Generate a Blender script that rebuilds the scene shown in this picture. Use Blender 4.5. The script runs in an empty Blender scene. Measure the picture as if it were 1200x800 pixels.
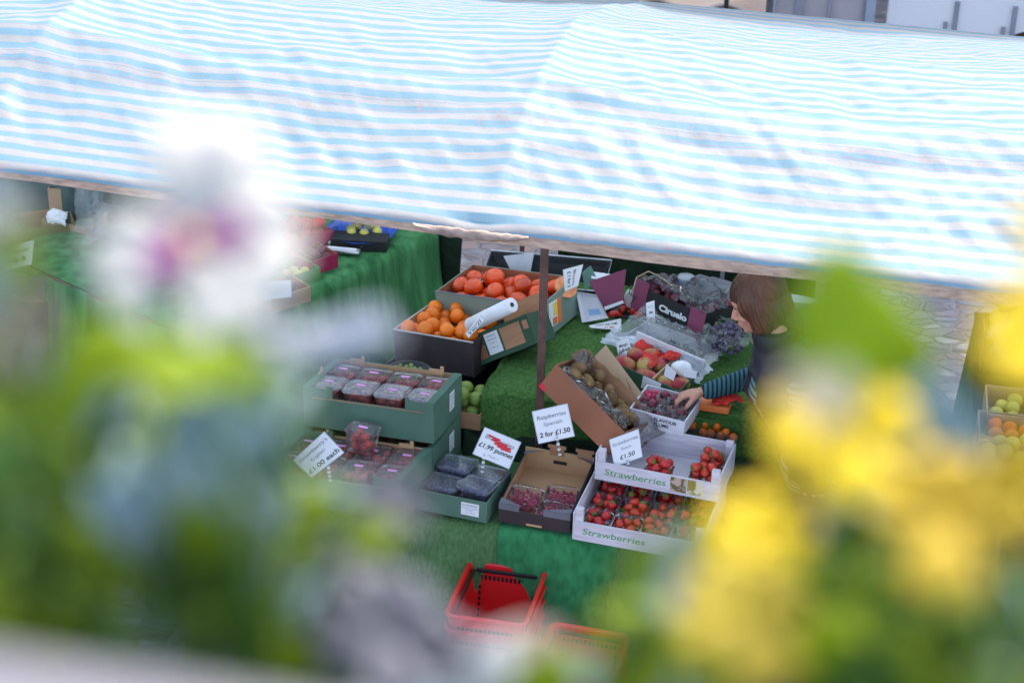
import bpy, bmesh, math, random
from mathutils import Vector, Matrix, Euler, noise
PI = math.pi
R = math.radians
rnd = random.Random(7)
sc = bpy.context.scene
COL = sc.collection

# ------------------------------------------------------------------ camera
F = 70 / 36 * 1200
PITCH, ROLL, CH = R(28), R(1.3), 4.8
RC = (Matrix.Rotation(PI / 2 - PITCH, 3, 'X') @ Matrix.Rotation(ROLL, 3, 'Z'))
CAM = Vector((0, 0, CH))
cd = bpy.data.cameras.new('camera')
cam = bpy.data.objects.new('camera', cd)
COL.objects.link(cam)
cam.location = CAM
cam.rotation_euler = RC.to_euler()
cd.lens = 70
cd.sensor_width = 36
cd.clip_start = 0.05
cd.clip_end = 2000
cd.dof.use_dof = True
cd.dof.focus_distance = 7.7
cd.dof.aperture_fstop = 3.6
sc.camera = cam


def at(px, py, z=None, d=None):
    v = RC @ Vector(((px - 600) / F, -(py - 400) / F, -1.0))
    t = d if d is not None else (z - CH) / v.z
    return CAM + v * t


def on_plane(px, py, P, n):
    v = RC @ Vector(((px - 600) / F, -(py - 400) / F, -1.0))
    return CAM + v * ((P - CAM).dot(n) / v.dot(n))


# ------------------------------------------------------------------ materials
_m = {}


def mat(name, col, rough=.7, var=.15, scale=8, bump=0, bscale=None, trans=0, spec=.4, metal=0, col2=None, stretch=None,
        coat=0, alpha=None, detail=4, fac=(.35, .65), bdist=.004):
    if name in _m: return _m[name]
    m = bpy.data.materials.new(name); m.use_nodes = True
    nt = m.node_tree; N = nt.nodes; L = nt.links
    b = N['Principled BSDF']; out = N['Material Output']
    b.inputs['Roughness'].default_value = rough
    b.inputs['Specular IOR Level'].default_value = spec
    b.inputs['Metallic'].default_value = metal
    b.inputs['Coat Weight'].default_value = coat
    tc = N.new('ShaderNodeTexCoord'); mp = N.new('ShaderNodeMapping')
    L.new(tc.outputs['Object'], mp.inputs['Vector'])
    if stretch: mp.inputs['Scale'].default_value = stretch
    oi = N.new('ShaderNodeObjectInfo')
    nz = N.new('ShaderNodeTexNoise'); nz.inputs['Scale'].default_value = scale; nz.inputs['Detail'].default_value = detail
    nz.noise_dimensions = '4D'
    mu = N.new('ShaderNodeMath'); mu.operation = 'MULTIPLY'; mu.inputs[1].default_value = 31
    L.new(oi.outputs['Random'], mu.inputs[0]); L.new(mu.outputs[0], nz.inputs['W'])
    L.new(mp.outputs['Vector'], nz.inputs['Vector'])
    mr = N.new('ShaderNodeMapRange'); mr.inputs['From Min'].default_value = fac[0]; mr.inputs['From Max'].default_value = fac[1]
    L.new(nz.outputs['Fac'], mr.inputs['Value'])
    mx = N.new('ShaderNodeMix'); mx.data_type = 'RGBA'
    c2 = col2 or tuple(min(1, c * (1 + var)) for c in col)
    c1 = col if col2 else tuple(c * (1 - var) for c in col)
    mx.inputs['A'].default_value = (*c1, 1); mx.inputs['B'].default_value = (*c2, 1)
    L.new(mr.outputs['Result'], mx.inputs['Factor'])
    L.new(mx.outputs['Result'], b.inputs['Base Color'])
    if bump:
        bz = N.new('ShaderNodeTexNoise'); bz.inputs['Scale'].default_value = bscale or scale * 4; bz.inputs['Detail'].default_value = 5
        L.new(mp.outputs['Vector'], bz.inputs['Vector'])
        bp = N.new('ShaderNodeBump'); bp.inputs['Strength'].default_value = bump; bp.inputs['Distance'].default_value = bdist
        L.new(bz.outputs['Fac'], bp.inputs['Height']); L.new(bp.outputs['Normal'], b.inputs['Normal'])
    if trans:
        tr = N.new('ShaderNodeBsdfTranslucent'); L.new(mx.outputs['Result'], tr.inputs['Color'])
        ms = N.new('ShaderNodeMixShader'); ms.inputs[0].default_value = trans
        L.new(b.outputs[0], ms.inputs[1]); L.new(tr.outputs[0], ms.inputs[2]); L.new(ms.outputs[0], out.inputs['Surface'])
    if alpha is not None:
        tp = N.new('ShaderNodeBsdfTransparent')
        ms = N.new('ShaderNodeMixShader'); ms.inputs[0].default_value = alpha
        L.new(tp.outputs[0], ms.inputs[1]); L.new(b.outputs[0], ms.inputs[2]); L.new(ms.outputs[0], out.inputs['Surface'])
    _m[name] = m
    return m


def clear_film(name, white=.06, rough=.12, tint=(.97, .98, 1), gloss=.35, bump=.3, bs=60):
    """thin clear plastic: see-through, a little milky, glossy at glancing angles"""
    if name in _m: return _m[name]
    m = bpy.data.materials.new(name); m.use_nodes = True
    nt = m.node_tree; N = nt.nodes; L = nt.links
    N.remove(N['Principled BSDF']); out = N['Material Output']
    tp = N.new('ShaderNodeBsdfTransparent'); tp.inputs[0].default_value = (*tint, 1)
    gl = N.new('ShaderNodeBsdfGlossy'); gl.inputs['Roughness'].default_value = rough
    df = N.new('ShaderNodeBsdfDiffuse'); df.inputs[0].default_value = (.85, .87, .92, 1)
    lw = N.new('ShaderNodeLayerWeight'); lw.inputs['Blend'].default_value = gloss
    tc = N.new('ShaderNodeTexCoord'); nz = N.new('ShaderNodeTexNoise'); nz.inputs['Scale'].default_value = bs; nz.inputs['Detail'].default_value = 3
    L.new(tc.outputs['Object'], nz.inputs['Vector'])
    bp = N.new('ShaderNodeBump'); bp.inputs['Strength'].default_value = bump; bp.inputs['Distance'].default_value = .01
    L.new(nz.outputs['Fac'], bp.inputs['Height'])
    for n in (gl, lw, df): L.new(bp.outputs['Normal'], n.inputs['Normal'])
    m1 = N.new('ShaderNodeMixShader'); m1.inputs[0].default_value = white
    L.new(tp.outputs[0], m1.inputs[1]); L.new(df.outputs[0], m1.inputs[2])
    m2 = N.new('ShaderNodeMixShader'); L.new(lw.outputs['Fresnel'], m2.inputs[0])
    L.new(m1.outputs[0], m2.inputs[1]); L.new(gl.outputs[0], m2.inputs[2])
    L.new(m2.outputs[0], out.inputs['Surface'])
    _m[name] = m
    return m


def M(n): return _m[n]


card_green = mat('green_card', (.085, .17, .12), .75, .12, 5, .1)
card_green2 = mat('dark_green_card', (.035, .085, .05), .75, .15, 5, .1)
card_sage = mat('grey_green_card', (.20, .27, .22), .75, .1, 5, .1)
card_brown = mat('brown_card', (.42, .22, .12), .85, .12, 6, .1, stretch=(1, 1, 6))
card_tan = mat('tan_card', (.55, .33, .17), .85, .1, 6, .1)
card_beige = mat('beige_card', (.50, .34, .22), .85, .08, 6, .1)
card_dark = mat('dark_brown_card', (.045, .032, .035), .7, .2, 6, .1)
card_red = mat('brick_red_card', (.34, .13, .07), .8, .12, 4, .1)
card_purple = mat('purple_card', (.24, .05, .11), .6, .12, 4, .05)
card_grey = mat('grey_card', (.16, .16, .19), .7, .15, 6, .1)
card_black = mat('black_card', (.02, .02, .022), .6, .2, 6)
card_white = mat('white_card', (.74, .72, .78), .7, .07, 12, .1)
wood_white = mat('white_washed_wood', (.66, .62, .68), .7, .14, 7, .15, stretch=(1, 1, 9))
paper = mat('paper', (.80, .80, .84), .5, .02, 6)
laminate = mat('laminate_edge', (.55, .58, .66), .25, .05, 20)
ink = mat('black_ink', (.02, .02, .025), .6, .1)
ink_red = mat('red_ink', (.65, .03, .04), .6, .1)
ink_green = mat('green_ink', (.06, .33, .08), .6, .1)
ink_blue = mat('blue_ink', (.35, .55, .85), .6, .1)
ink_yellow = mat('yellow_ink', (.85, .65, .08), .6, .1)
ink_orange = mat('orange_ink', (.85, .20, .05), .6, .1)
ink_pink = mat('pink_ink', (.9, .35, .75), .6, .1)
ink_grey = mat('grey_ink', (.22, .22, .27), .6, .1)
film = clear_film('clear_plastic')
film_lid = clear_film('clear_lid', .06, .10, gloss=.30, bump=.5, bs=45)
film_bag = clear_film('crumpled_bag_film', .03, .08, gloss=.42, bump=.25, bs=25)
film_bag2 = clear_film('milky_bag_film', .16, .12, gloss=.35, bump=.25, bs=20)
film_foil = clear_film('pink_reflection_film', .22, .08, tint=(1, .9, .88), gloss=.6, bump=.8, bs=25)  # pink tint and milkiness imitate a pinkish reflection on the film
film_blue = clear_film('blue_highlight_lid', .10, .10, tint=(.75, .85, 1), gloss=.40, bump=.02, bs=20)  # blue tint and milkiness stand in for bluish highlights on the lids
film_thin = clear_film('thin_lid', .02, .08, gloss=.2, bump=.5, bs=45)
strawb = mat('strawberry_red', (.55, .02, .02), .35, .2, 60, .35, 240, spec=.5, coat=.15)
strawb_o = mat('strawberry_orange_red', (.62, .045, .02), .35, .2, 60, .35, 240, spec=.5, coat=.15)
raspb = mat('raspberry_red', (.62, .06, .14), .5, .3, 60, .6, 260)
blueb = mat('blueberry_blue', (.05, .07, .19), .45, .6, 50)
leafy = mat('fruit_leaf_green', (.12, .30, .05), .6, .2, 30)
orange_m = mat('orange_peel', (.86, .19, .010), .38, .22, 6, .25, 160, spec=.45, bdist=.002)
tomato_m = mat('orange_red_skin', (.74, .075, .010), .28, .3, 7, .05, 60, spec=.5, coat=.2)
tomato_r = mat('red_skin', (.60, .03, .02), .28, .2, 5, spec=.5, coat=.2)
flesh = mat('orange_flesh', (.85, .30, .12), .4, .2, 40)
kiwi_m = mat('kiwi_skin', (.22, .125, .055), .9, .3, 20, .3, 200)
mango_m = mat('mango_skin', (.42, .045, .05), .35, .2, 9, col2=(.42, .30, .08), fac=(.46, .60), spec=.4)
pear_m = mat('green_pear_skin', (.22, .30, .06), .45, .2, 12)
grape_m = mat('green_grape', (.25, .30, .08), .35, .3, 20)
grape_d = mat('dark_grape', (.09, .06, .12), .35, .5, 20)
plum_m = mat('plum_skin', (.16, .02, .04), .3, .4, 12, spec=.5)
lemon_m = mat('pale_yellow_fruit', (.62, .55, .12), .45, .15, 12)
tissue_red = mat('red_tissue', (.60, .03, .02), .6, .3, 14, .6, 30)
tissue_white = mat('white_tissue', (.85, .85, .9), .7, .05, 14, .6, 30)
pole_m = mat('rusty_steel', (.12, .065, .055), .6, .35, 14, .3)
pole_g = mat('grey_steel', (.25, .27, .32), .45, .2, 14)
plank_m = mat('weathered_batten', (.50, .36, .28), .8, .25, 10, .3, stretch=(1, 8, 8))
basket_m = mat('red_plastic', (.70, .02, .02), .3, .08, 4, spec=.5)
black_p = mat('black_plastic', (.018, .018, .02), .35, .2, 6)
grey_p = mat('grey_plastic', (.32, .33, .38), .4, .1, 6)
white_p = mat('white_plastic', (.8, .8, .83), .35, .04, 6)
steel = mat('brushed_steel', (.6, .6, .62), .3, .1, 20, metal=.9)
clothA = mat('moss_green_felt', (.060, .145, .045), .95, .3, 90, 1, 300, col2=(.105, .225, .080), stretch=(1, 1, .35), detail=8)
clothB = mat('emerald_felt', (.020, .17, .055), .95, .3, 40, 1, 300, col2=(.045, .28, .10), stretch=(1, 1, .5), detail=8)
clothC = mat('grass_green_felt', (.032, .105, .018), .95, .3, 80, 1, 300, col2=(.09, .21, .045), detail=8)
clothD = mat('striped_green_felt', (.020, .12, .035), .95, .3, 16, 1, 160, col2=(.09, .30, .11), detail=8, stretch=(1, 1, .12))
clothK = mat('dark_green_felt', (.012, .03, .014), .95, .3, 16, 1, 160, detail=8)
van_w = mat('white_van_paint', (.92, .91, .93), .3, .02, 2, coat=.3)
van_g = mat('grey_panel_paint', (.48, .43, .44), .5, .1, 3)
van_g2 = mat('blue_grey_paint', (.38, .43, .52), .5, .1, 3)
rubber = mat('tyre_rubber', (.02, .02, .02), .8, .2, 10)
glass_d = mat('dark_glass', (.03, .035, .04), .08, .1, 2, spec=.7)
cream_m = mat('cream_canvas', (.75, .62, .50), .8, .06, 4)
stone_m = mat('pale_stone', (.42, .38, .33), .85, .18, 3, .3)
slate_m = mat('slate_roof', (.08, .085, .1), .7, .2, 4, .3)
skin_m = mat('skin', (.62, .30, .21), .5, .08, 14)
lip_m = mat('lips', (.50, .16, .13), .45, .1)
eye_m = mat('eye_dark', (.03, .02, .02), .3, .1)
hair_m = mat('auburn_hair', (.050, .020, .011), .42, .3, 14, .9, 60, stretch=(1, 1, .12), col2=(.155, .055, .025), detail=6, spec=.5)
gilet_m = mat('navy_gilet', (.022, .020, .032), .6, .25, 10, .5, 30)
jeans_m = mat('dark_jeans', (.03, .04, .08), .85, .2, 30)
boot_m = mat('brown_boots', (.06, .03, .02), .6, .2)
leaf_b = mat('bright_leaf', (.32, .45, .012), .45, .2, 20, .2, trans=.55, bdist=.002)
leaf_d = mat('dark_leaf', (.075, .19, .028), .4, .3, 20, .2, trans=.42, bdist=.002)
leaf_t = mat('sky_sheen_leaf', (.25, .39, .43), .5, .15, 20, .2, trans=.25, bdist=.002)  # blue-grey base colour imitates sky reflected on green leaves
leaf_s = mat('pale_sky_sheen_leaf', (.46, .54, .60), .6, .1, 20, trans=.25)  # paler base colour paints in the bluish-white sky highlights on leaves
petal_w = mat('white_petal', (.66, .68, .67), .6, .03, 10, trans=.42)
petal_y = mat('yellow_petal', (.86, .70, .02), .6, .06, 10, trans=.45)
petal_l = mat('pale_lilac_petal', (.14, .155, .21), .6, .05, 10, trans=.3)
petal_l2 = mat('bluish_white_petal', (.50, .57, .68), .6, .05, 10, trans=.3)
petal_b = mat('blush_petal', (.24, .21, .20), .6, .05, 10, trans=.35)
petal_p = mat('purple_petal', (.30, .02, .28), .6, .1, 20, trans=.3)
sill_m = mat('painted_trough', (.085, .092, .125), .5, .05, 4)
soil_m = mat('potting_soil', (.03, .022, .015), .95, .4, 30, .8)


SEAMV = .64


def stripes_mat(name, a, b, per, duty=.5, uvout=True, trans=0, axis=1, rough=.5, dirt=False):
    m = bpy.data.materials.new(name); m.use_nodes = True
    nt = m.node_tree; N = nt.nodes; L = nt.links
    bs = N['Principled BSDF']; out = N['Material Output']; bs.inputs['Roughness'].default_value = rough
    bs.inputs['Specular IOR Level'].default_value = .25
    tc = N.new('ShaderNodeTexCoord'); sx = N.new('ShaderNodeSeparateXYZ')
    L.new(tc.outputs['UV' if uvout else 'Object'], sx.inputs[0])
    dv = N.new('ShaderNodeMath'); dv.operation = 'DIVIDE'; dv.inputs[1].default_value = per
    src = sx.outputs[axis]
    if dirt:  # woven tarp: the stripes wander a few millimetres
        nw = N.new('ShaderNodeTexNoise'); nw.inputs['Scale'].default_value = 3; nw.inputs['Detail'].default_value = 3
        L.new(tc.outputs['UV'], nw.inputs['Vector'])
        mm = N.new('ShaderNodeMath'); mm.operation = 'MULTIPLY_ADD'; mm.inputs[1].default_value = .014
        L.new(nw.outputs['Fac'], mm.inputs[0]); L.new(src, mm.inputs[2]); src = mm.outputs[0]
    L.new(src, dv.inputs[0])
    fr = N.new('ShaderNodeMath'); fr.operation = 'FRACT'; L.new(dv.outputs[0], fr.inputs[0])
    pp = N.new('ShaderNodeMath'); pp.operation = 'PINGPONG'; pp.inputs[1].default_value = .5; L.new(fr.outputs[0], pp.inputs[0])
    mr = N.new('ShaderNodeMapRange'); mr.inputs['From Min'].default_value = duty / 2 - .03; mr.inputs['From Max'].default_value = duty / 2 + .03
    L.new(pp.outputs[0], mr.inputs['Value'])
    mx = N.new('ShaderNodeMix'); mx.data_type = 'RGBA'; mx.inputs['A'].default_value = (*a, 1); mx.inputs['B'].default_value = (*b, 1)
    L.new(mr.outputs['Result'], mx.inputs['Factor'])
    colr = mx.outputs['Result']
    if dirt:  # rust streaks and grubby specks that keep to the beam line and the hem
        at1 = N.new('ShaderNodeAttribute'); at1.attribute_name = 'grime'
        mp = N.new('ShaderNodeMapping'); mp.inputs['Scale'].default_value = (16, 5, 1); L.new(tc.outputs['UV'], mp.inputs['Vector'])
        n2 = N.new('ShaderNodeTexNoise'); n2.inputs['Scale'].default_value = 2.2; n2.inputs['Detail'].default_value = 6
        L.new(mp.outputs[0], n2.inputs['Vector'])
        m2 = N.new('ShaderNodeMapRange'); m2.inputs['From Min'].default_value = .58; m2.inputs['From Max'].default_value = .78
        L.new(n2.outputs['Fac'], m2.inputs['Value'])
        m3 = N.new('ShaderNodeMath'); m3.operation = 'MULTIPLY'; L.new(m2.outputs[0], m3.inputs[0]); L.new(at1.outputs['Fac'], m3.inputs[1])
        mx2 = N.new('ShaderNodeMix'); mx2.data_type = 'RGBA'; mx2.inputs['B'].default_value = (.58, .42, .42, 1)
        L.new(m3.outputs[0], mx2.inputs['Factor']); L.new(colr, mx2.inputs['A']); colr = mx2.outputs['Result']
        for y0_, w_, cc in ((SEAMV, .0045, (.46, .36, .46)), (SEAMV + .05, .0035, (.26, .40, .58)), (SEAMV + .20, .004, (.30, .42, .58)), (SEAMV + .72, .003, (.30, .40, .52))):
            sb_ = N.new('ShaderNodeMath'); sb_.operation = 'SUBTRACT'; sb_.inputs[1].default_value = y0_; L.new(src, sb_.inputs[0])
            ab_ = N.new('ShaderNodeMath'); ab_.operation = 'ABSOLUTE'; L.new(sb_.outputs[0], ab_.inputs[0])
            mr_ = N.new('ShaderNodeMapRange'); mr_.inputs['From Min'].default_value = w_; mr_.inputs['From Max'].default_value = w_ * .3; mr_.inputs['To Max'].default_value = .75; L.new(ab_.outputs[0], mr_.inputs['Value'])
            mz_ = N.new('ShaderNodeMix'); mz_.data_type = 'RGBA'; mz_.inputs['B'].default_value = (*cc, 1)
            L.new(mr_.outputs['Result'], mz_.inputs['Factor']); L.new(colr, mz_.inputs['A']); colr = mz_.outputs['Result']
    L.new(colr, bs.inputs['Base Color'])
    bz = N.new('ShaderNodeTexNoise'); bz.inputs['Scale'].default_value = 14 if dirt else 90; bz.inputs['Detail'].default_value = 6
    L.new(tc.outputs['UV'] if dirt else tc.outputs['Object'], bz.inputs['Vector'])
    bp = N.new('ShaderNodeBump'); bp.inputs['Strength'].default_value = .5 if dirt else .3; bp.inputs['Distance'].default_value = .012 if dirt else .003
    L.new(bz.outputs['Fac'], bp.inputs['Height']); L.new(bp.outputs['Normal'], bs.inputs['Normal'])
    if trans:
        tr = N.new('ShaderNodeBsdfTranslucent'); L.new(colr, tr.inputs['Color'])
        ms = N.new('ShaderNodeMixShader'); ms.inputs[0].default_value = trans
        L.new(bs.outputs[0], ms.inputs[1]); L.new(tr.outputs[0], ms.inputs[2]); L.new(ms.outputs[0], out.inputs['Surface'])
    _m[name] = m
    return m


tarp_m = stripes_mat('striped_tarpaulin', (.25, .46, .62), (.48, .52, .565), .072, .50, trans=.55, dirt=True)
top_m = stripes_mat('teal_striped_knit', (.015, .045, .06), (.10, .25, .29), .026, .42, uvout=False, axis=2, rough=.9)
sleeve_m = stripes_mat('teal_striped_sleeve', (.012, .03, .045), (.055, .15, .18), .018, .45, uvout=False, axis=0, rough=.9)


def cobble_mat():
    m = bpy.data.materials.new('cobbles'); m.use_nodes = True
    nt = m.node_tree; N = nt.nodes; L = nt.links; b = N['Principled BSDF']; b.inputs['Roughness'].default_value = .6
    tc = N.new('ShaderNodeTexCoord'); mp = N.new('ShaderNodeMapping'); mp.inputs['Scale'].default_value = (8.5, 12, 1); mp.inputs['Rotation'].default_value = (0, 0, .2)
    L.new(tc.outputs['Object'], mp.inputs[0])
    nz = N.new('ShaderNodeTexNoise'); nz.inputs['Scale'].default_value = 2.0; L.new(mp.outputs[0], nz.inputs['Vector'])
    va = N.new('ShaderNodeMixRGB'); va.blend_type = 'LINEAR_LIGHT'; va.inputs[0].default_value = .06
    L.new(mp.outputs[0], va.inputs[1]); L.new(nz.outputs['Color'], va.inputs[2])
    v1 = N.new('ShaderNodeTexVoronoi'); v1.feature = 'F1'; L.new(va.outputs[0], v1.inputs['Vector'])
    v2 = N.new('ShaderNodeTexVoronoi'); v2.feature = 'DISTANCE_TO_EDGE'; L.new(va.outputs[0], v2.inputs['Vector'])
    for v in (v1, v2): v.inputs['Scale'].default_value = 1
    sp = N.new('ShaderNodeSeparateColor'); L.new(v1.outputs['Color'], sp.inputs[0])
    cr = N.new('ShaderNodeValToRGB'); e = cr.color_ramp.elements
    e[0].color = (.10, .115, .15, 1); e[1].color = (.30, .31, .36, 1)
    for p, c in ((.3, (.17, .19, .24, 1)), (.55, (.22, .17, .17, 1)), (.75, (.14, .17, .24, 1))):
        x = e.new(p); x.color = c
    L.new(sp.outputs[0], cr.inputs[0])
    mr = N.new('ShaderNodeMapRange'); mr.inputs['From Min'].default_value = .02; mr.inputs['From Max'].default_value = .13; L.new(v2.outputs['Distance'], mr.inputs['Value'])
    mx = N.new('ShaderNodeMix'); mx.data_type = 'RGBA'; mx.inputs['A'].default_value = (.19, .20, .23, 1)
    L.new(mr.outputs['Result'], mx.inputs['Factor']); L.new(cr.outputs[0], mx.inputs['B']); L.new(mx.outputs['Result'], b.inputs['Base Color'])
    n3 = N.new('ShaderNodeTexNoise'); n3.inputs['Scale'].default_value = 6; n3.inputs['Detail'].default_value = 6; L.new(mp.outputs[0], n3.inputs['Vector'])
    ad = N.new('ShaderNodeMath'); ad.operation = 'MULTIPLY_ADD'; ad.inputs[1].default_value = .3; L.new(n3.outputs['Fac'], ad.inputs[0]); L.new(mr.outputs['Result'], ad.inputs[2])
    bp = N.new('ShaderNodeBump'); bp.inputs['Strength'].default_value = 1; bp.inputs['Distance'].default_value = .014
    L.new(ad.outputs[0], bp.inputs['Height']); L.new(bp.outputs['Normal'], b.inputs['Normal'])
    return m


# ------------------------------------------------------------------ mesh builder
class MB:
    def __init__(s): s.v = []; s.f = []; s.mi = []; s.uv = None

    def add(s, vs, fs, mi=0):
        o = len(s.v); s.v += [tuple(v) for v in vs]
        for f in fs: s.f.append(tuple(i + o for i in f)); s.mi.append(mi)
        return s

    def box(s, x0, x1, y0, y1, z0, z1, mi=0, T=None):
        vs = [Vector((x, y, z)) for z in (z0, z1) for y in (y0, y1) for x in (x0, x1)]
        if T: vs = [T @ v for v in vs]
        return s.add(vs, [(0, 2, 3, 1), (4, 5, 7, 6), (0, 1, 5, 4), (2, 6, 7, 3), (0, 4, 6, 2), (1, 3, 7, 5)], mi)

    def tube(s, pts, r, n=8, mi=0, cap=True):
        rs = r if isinstance(r, (list, tuple)) else [r] * len(pts)
        pts = [Vector(p) for p in pts]; rings = []
        for i, p in enumerate(pts):
            t = (pts[min(i + 1, len(pts) - 1)] - pts[max(i - 1, 0)]).normalized()
            a = t.cross(Vector((0, 0, 1)));
            if a.length < .05: a = t.cross(Vector((1, 0, 0)))
            a.normalize(); b = t.cross(a)
            rings.append([p + (a * math.cos(2 * PI * k / n) + b * math.sin(2 * PI * k / n)) * rs[i] for k in range(n)])
        vs = [v for rg in rings for v in rg]; fs = []
        for i in range(len(pts) - 1):
            for k in range(n):
                k2 = (k + 1) % n; fs.append((i * n + k, i * n + k2, (i + 1) * n + k2, (i + 1) * n + k))
        if cap: fs += [tuple(range(n))[::-1], tuple((len(pts) - 1) * n + k for k in range(n))]
        return s.add(vs, fs, mi)

    def lathe(s, prof, n=16, T=None, mi=0, rib=0, ribn=5):
        vs = []; fs = []
        for (r, z) in prof:
            for k in range(n):
                a = 2 * PI * k / n; rr = r * (1 + rib * math.cos(ribn * a)); v = Vector((rr * math.cos(a), rr * math.sin(a), z))
                vs.append(T @ v if T else v)
        for i in range(len(prof) - 1):
            for k in range(n):
                k2 = (k + 1) % n; fs.append((i * n + k, i * n + k2, (i + 1) * n + k2, (i + 1) * n + k))
        return s.add(vs, fs, mi)

    def ell(s, c, r, n=12, m=8, Rm=None, mi=0, wob=0):
        c = Vector(c); vs = []; fs = []
        for i in range(m + 1):
            t = PI * i / m
            for k in range(n):
                a = 2 * PI * k / n
                v = Vector((r[0] * math.sin(t) * math.cos(a), r[1] * math.sin(t) * math.sin(a), -r[2] * math.cos(t)))
                if wob: v *= 1 + wob * noise.noise((v + c) * 30)
                if Rm: v = Rm @ v
                vs.append(c + v)
        for i in range(m):
            for k in range(n):
                k2 = (k + 1) % n; fs.append((i * n + k, i * n + k2, (i + 1) * n + k2, (i + 1) * n + k))
        return s.add(vs, fs, mi)

    def grid(s, nu, nv, fn, mi=0, thick=0):
        """fn(i/nu, j/nv) -> point; thick>0 gives it a second skin below"""
        P = [[Vector(fn(i / nu, j / nv)) for i in range(nu + 1)] for j in range(nv + 1)]
        vs = [p for row in P for p in row]; W = nu + 1; fs = []
        for j in range(nv):
            for i in range(nu): fs.append((j * W + i, j * W + i + 1, (j + 1) * W + i + 1, (j + 1) * W + i))
        if thick:
            n0 = len(vs); low = []
            for j in range(nv + 1):
                for i in range(nu + 1):
                    du = P[j][min(i + 1, nu)] - P[j][max(i - 1, 0)]; dv = P[min(j + 1, nv)][i] - P[max(j - 1, 0)][i]
                    nn = du.cross(dv); nn = nn.normalized() if nn.length > 1e-9 else Vector((0, 0, 1))
                    low.append(P[j][i] - nn * thick)
            vs += low
            fs += [tuple(n0 + q for q in f[::-1]) for f in fs]
            for i in range(nu): fs += [(i, i + 1, n0 + i + 1, n0 + i)[::-1], (nv * W + i, nv * W + i + 1, n0 + nv * W + i + 1, n0 + nv * W + i)]
            for j in range(nv): fs += [(j * W, (j + 1) * W, n0 + (j + 1) * W, n0 + j * W), (j * W + nu, (j + 1) * W + nu, n0 + (j + 1) * W + nu, n0 + j * W + nu)[::-1]]
        return s.add(vs, fs, mi)

    def build(s, name, mats, parent=None, smooth=False, bevel=0):
        me = bpy.data.meshes.new(name); me.from_pydata(s.v, [], s.f)
        mats = mats if isinstance(mats, (list, tuple)) else [mats]
        for m in mats: me.materials.append(m)
        me.polygons.foreach_set('material_index', s.mi)
        if smooth: me.polygons.foreach_set('use_smooth', [True] * len(s.f))
        me.update()
        o = bpy.data.objects.new(name, me); COL.objects.link(o)
        if parent: o.parent = parent
        if bevel:
            b = o.modifiers.new('bevel', 'BEVEL'); b.width = bevel; b.segments = 2; b.limit_method = 'ANGLE'
        return o


def tag(o, label=None, cat=None, group=None, kind=None):
    if label: o['label'] = label
    if cat: o['category'] = cat
    if group: o['group'] = group
    if kind: o['kind'] = kind
    return o


def thing(name, label, cat, loc=(0, 0, 0), rot=None, group=None):
    o = bpy.data.objects.new(name, None); COL.objects.link(o); o.location = loc; o.empty_display_size = .05
    if rot:
        o.rotation_mode = 'YXZ'; o.rotation_euler = (R(rot[1]), R(rot[2]), R(rot[0]))
    tag(o, label, cat, group); return o


def mtx(loc, rot): return Matrix.Translation(loc) @ Matrix.Rotation(R(rot[0]), 4, 'Z') @ Matrix.Rotation(R(rot[1]), 4, 'X') @ Matrix.Rotation(R(rot[2]), 4, 'Y')


def dup(root, matrix, label=None, group=None):
    def cp(o, par):
        c = o.copy(); COL.objects.link(c)
        if par: c.parent = par
        for ch in o.children: cp(ch, c)
        return c
    r = cp(root, None); r.rotation_mode = 'XYZ'; r.matrix_basis = matrix
    if label: r['label'] = label
    if group: r['group'] = group
    return r


# lettering ----------------------------------------------------------------
_tc = {}


def text_mesh(txt, bold=0, shear=0):
    k = (txt, bold, shear)
    if k in _tc: return _tc[k]
    cu = bpy.data.curves.new('lettering', 'FONT'); cu.body = txt; cu.size = 1; cu.offset = bold; cu.shear = shear
    cu.resolution_u = 3; cu.fill_mode = 'FRONT'
    o = bpy.data.objects.new('lettering', cu); COL.objects.link(o)
    dg = bpy.context.evaluated_depsgraph_get(); me = bpy.data.meshes.new_from_object(o.evaluated_get(dg))
    vs = [v.co.copy() for v in me.vertices]; fs = [tuple(p.vertices) for p in me.polygons]
    bpy.data.objects.remove(o); bpy.data.curves.remove(cu); bpy.data.meshes.remove(me)
    x0 = min(v.x for v in vs); x1 = max(v.x for v in vs)
    _tc[k] = (vs, fs, x0, x1)
    return _tc[k]


def text_on(mb, fn, txt, cx, cy, h, w=None, bold=0, shear=0, mi=0, ang=0):
    """fn(x, y) maps sheet coordinates to a point; centre (cx,cy), cap height h, total width w"""
    vs, fs, x0, x1 = text_mesh(txt, bold, shear)
    k = h / .7; kx = k if w is None else w / (x1 - x0)
    out = []
    for v in vs:
        x = (v.x - (x0 + x1) / 2) * kx; y = (v.y - .35) * k
        x, y = x * math.cos(ang) - y * math.sin(ang), x * math.sin(ang) + y * math.cos(ang)
        out.append(fn(cx + x, cy + y))
    mb.add(out, fs, mi)


def flat(T, z=.0012):
    return lambda x, y: T @ Vector((x, y, z))


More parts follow.
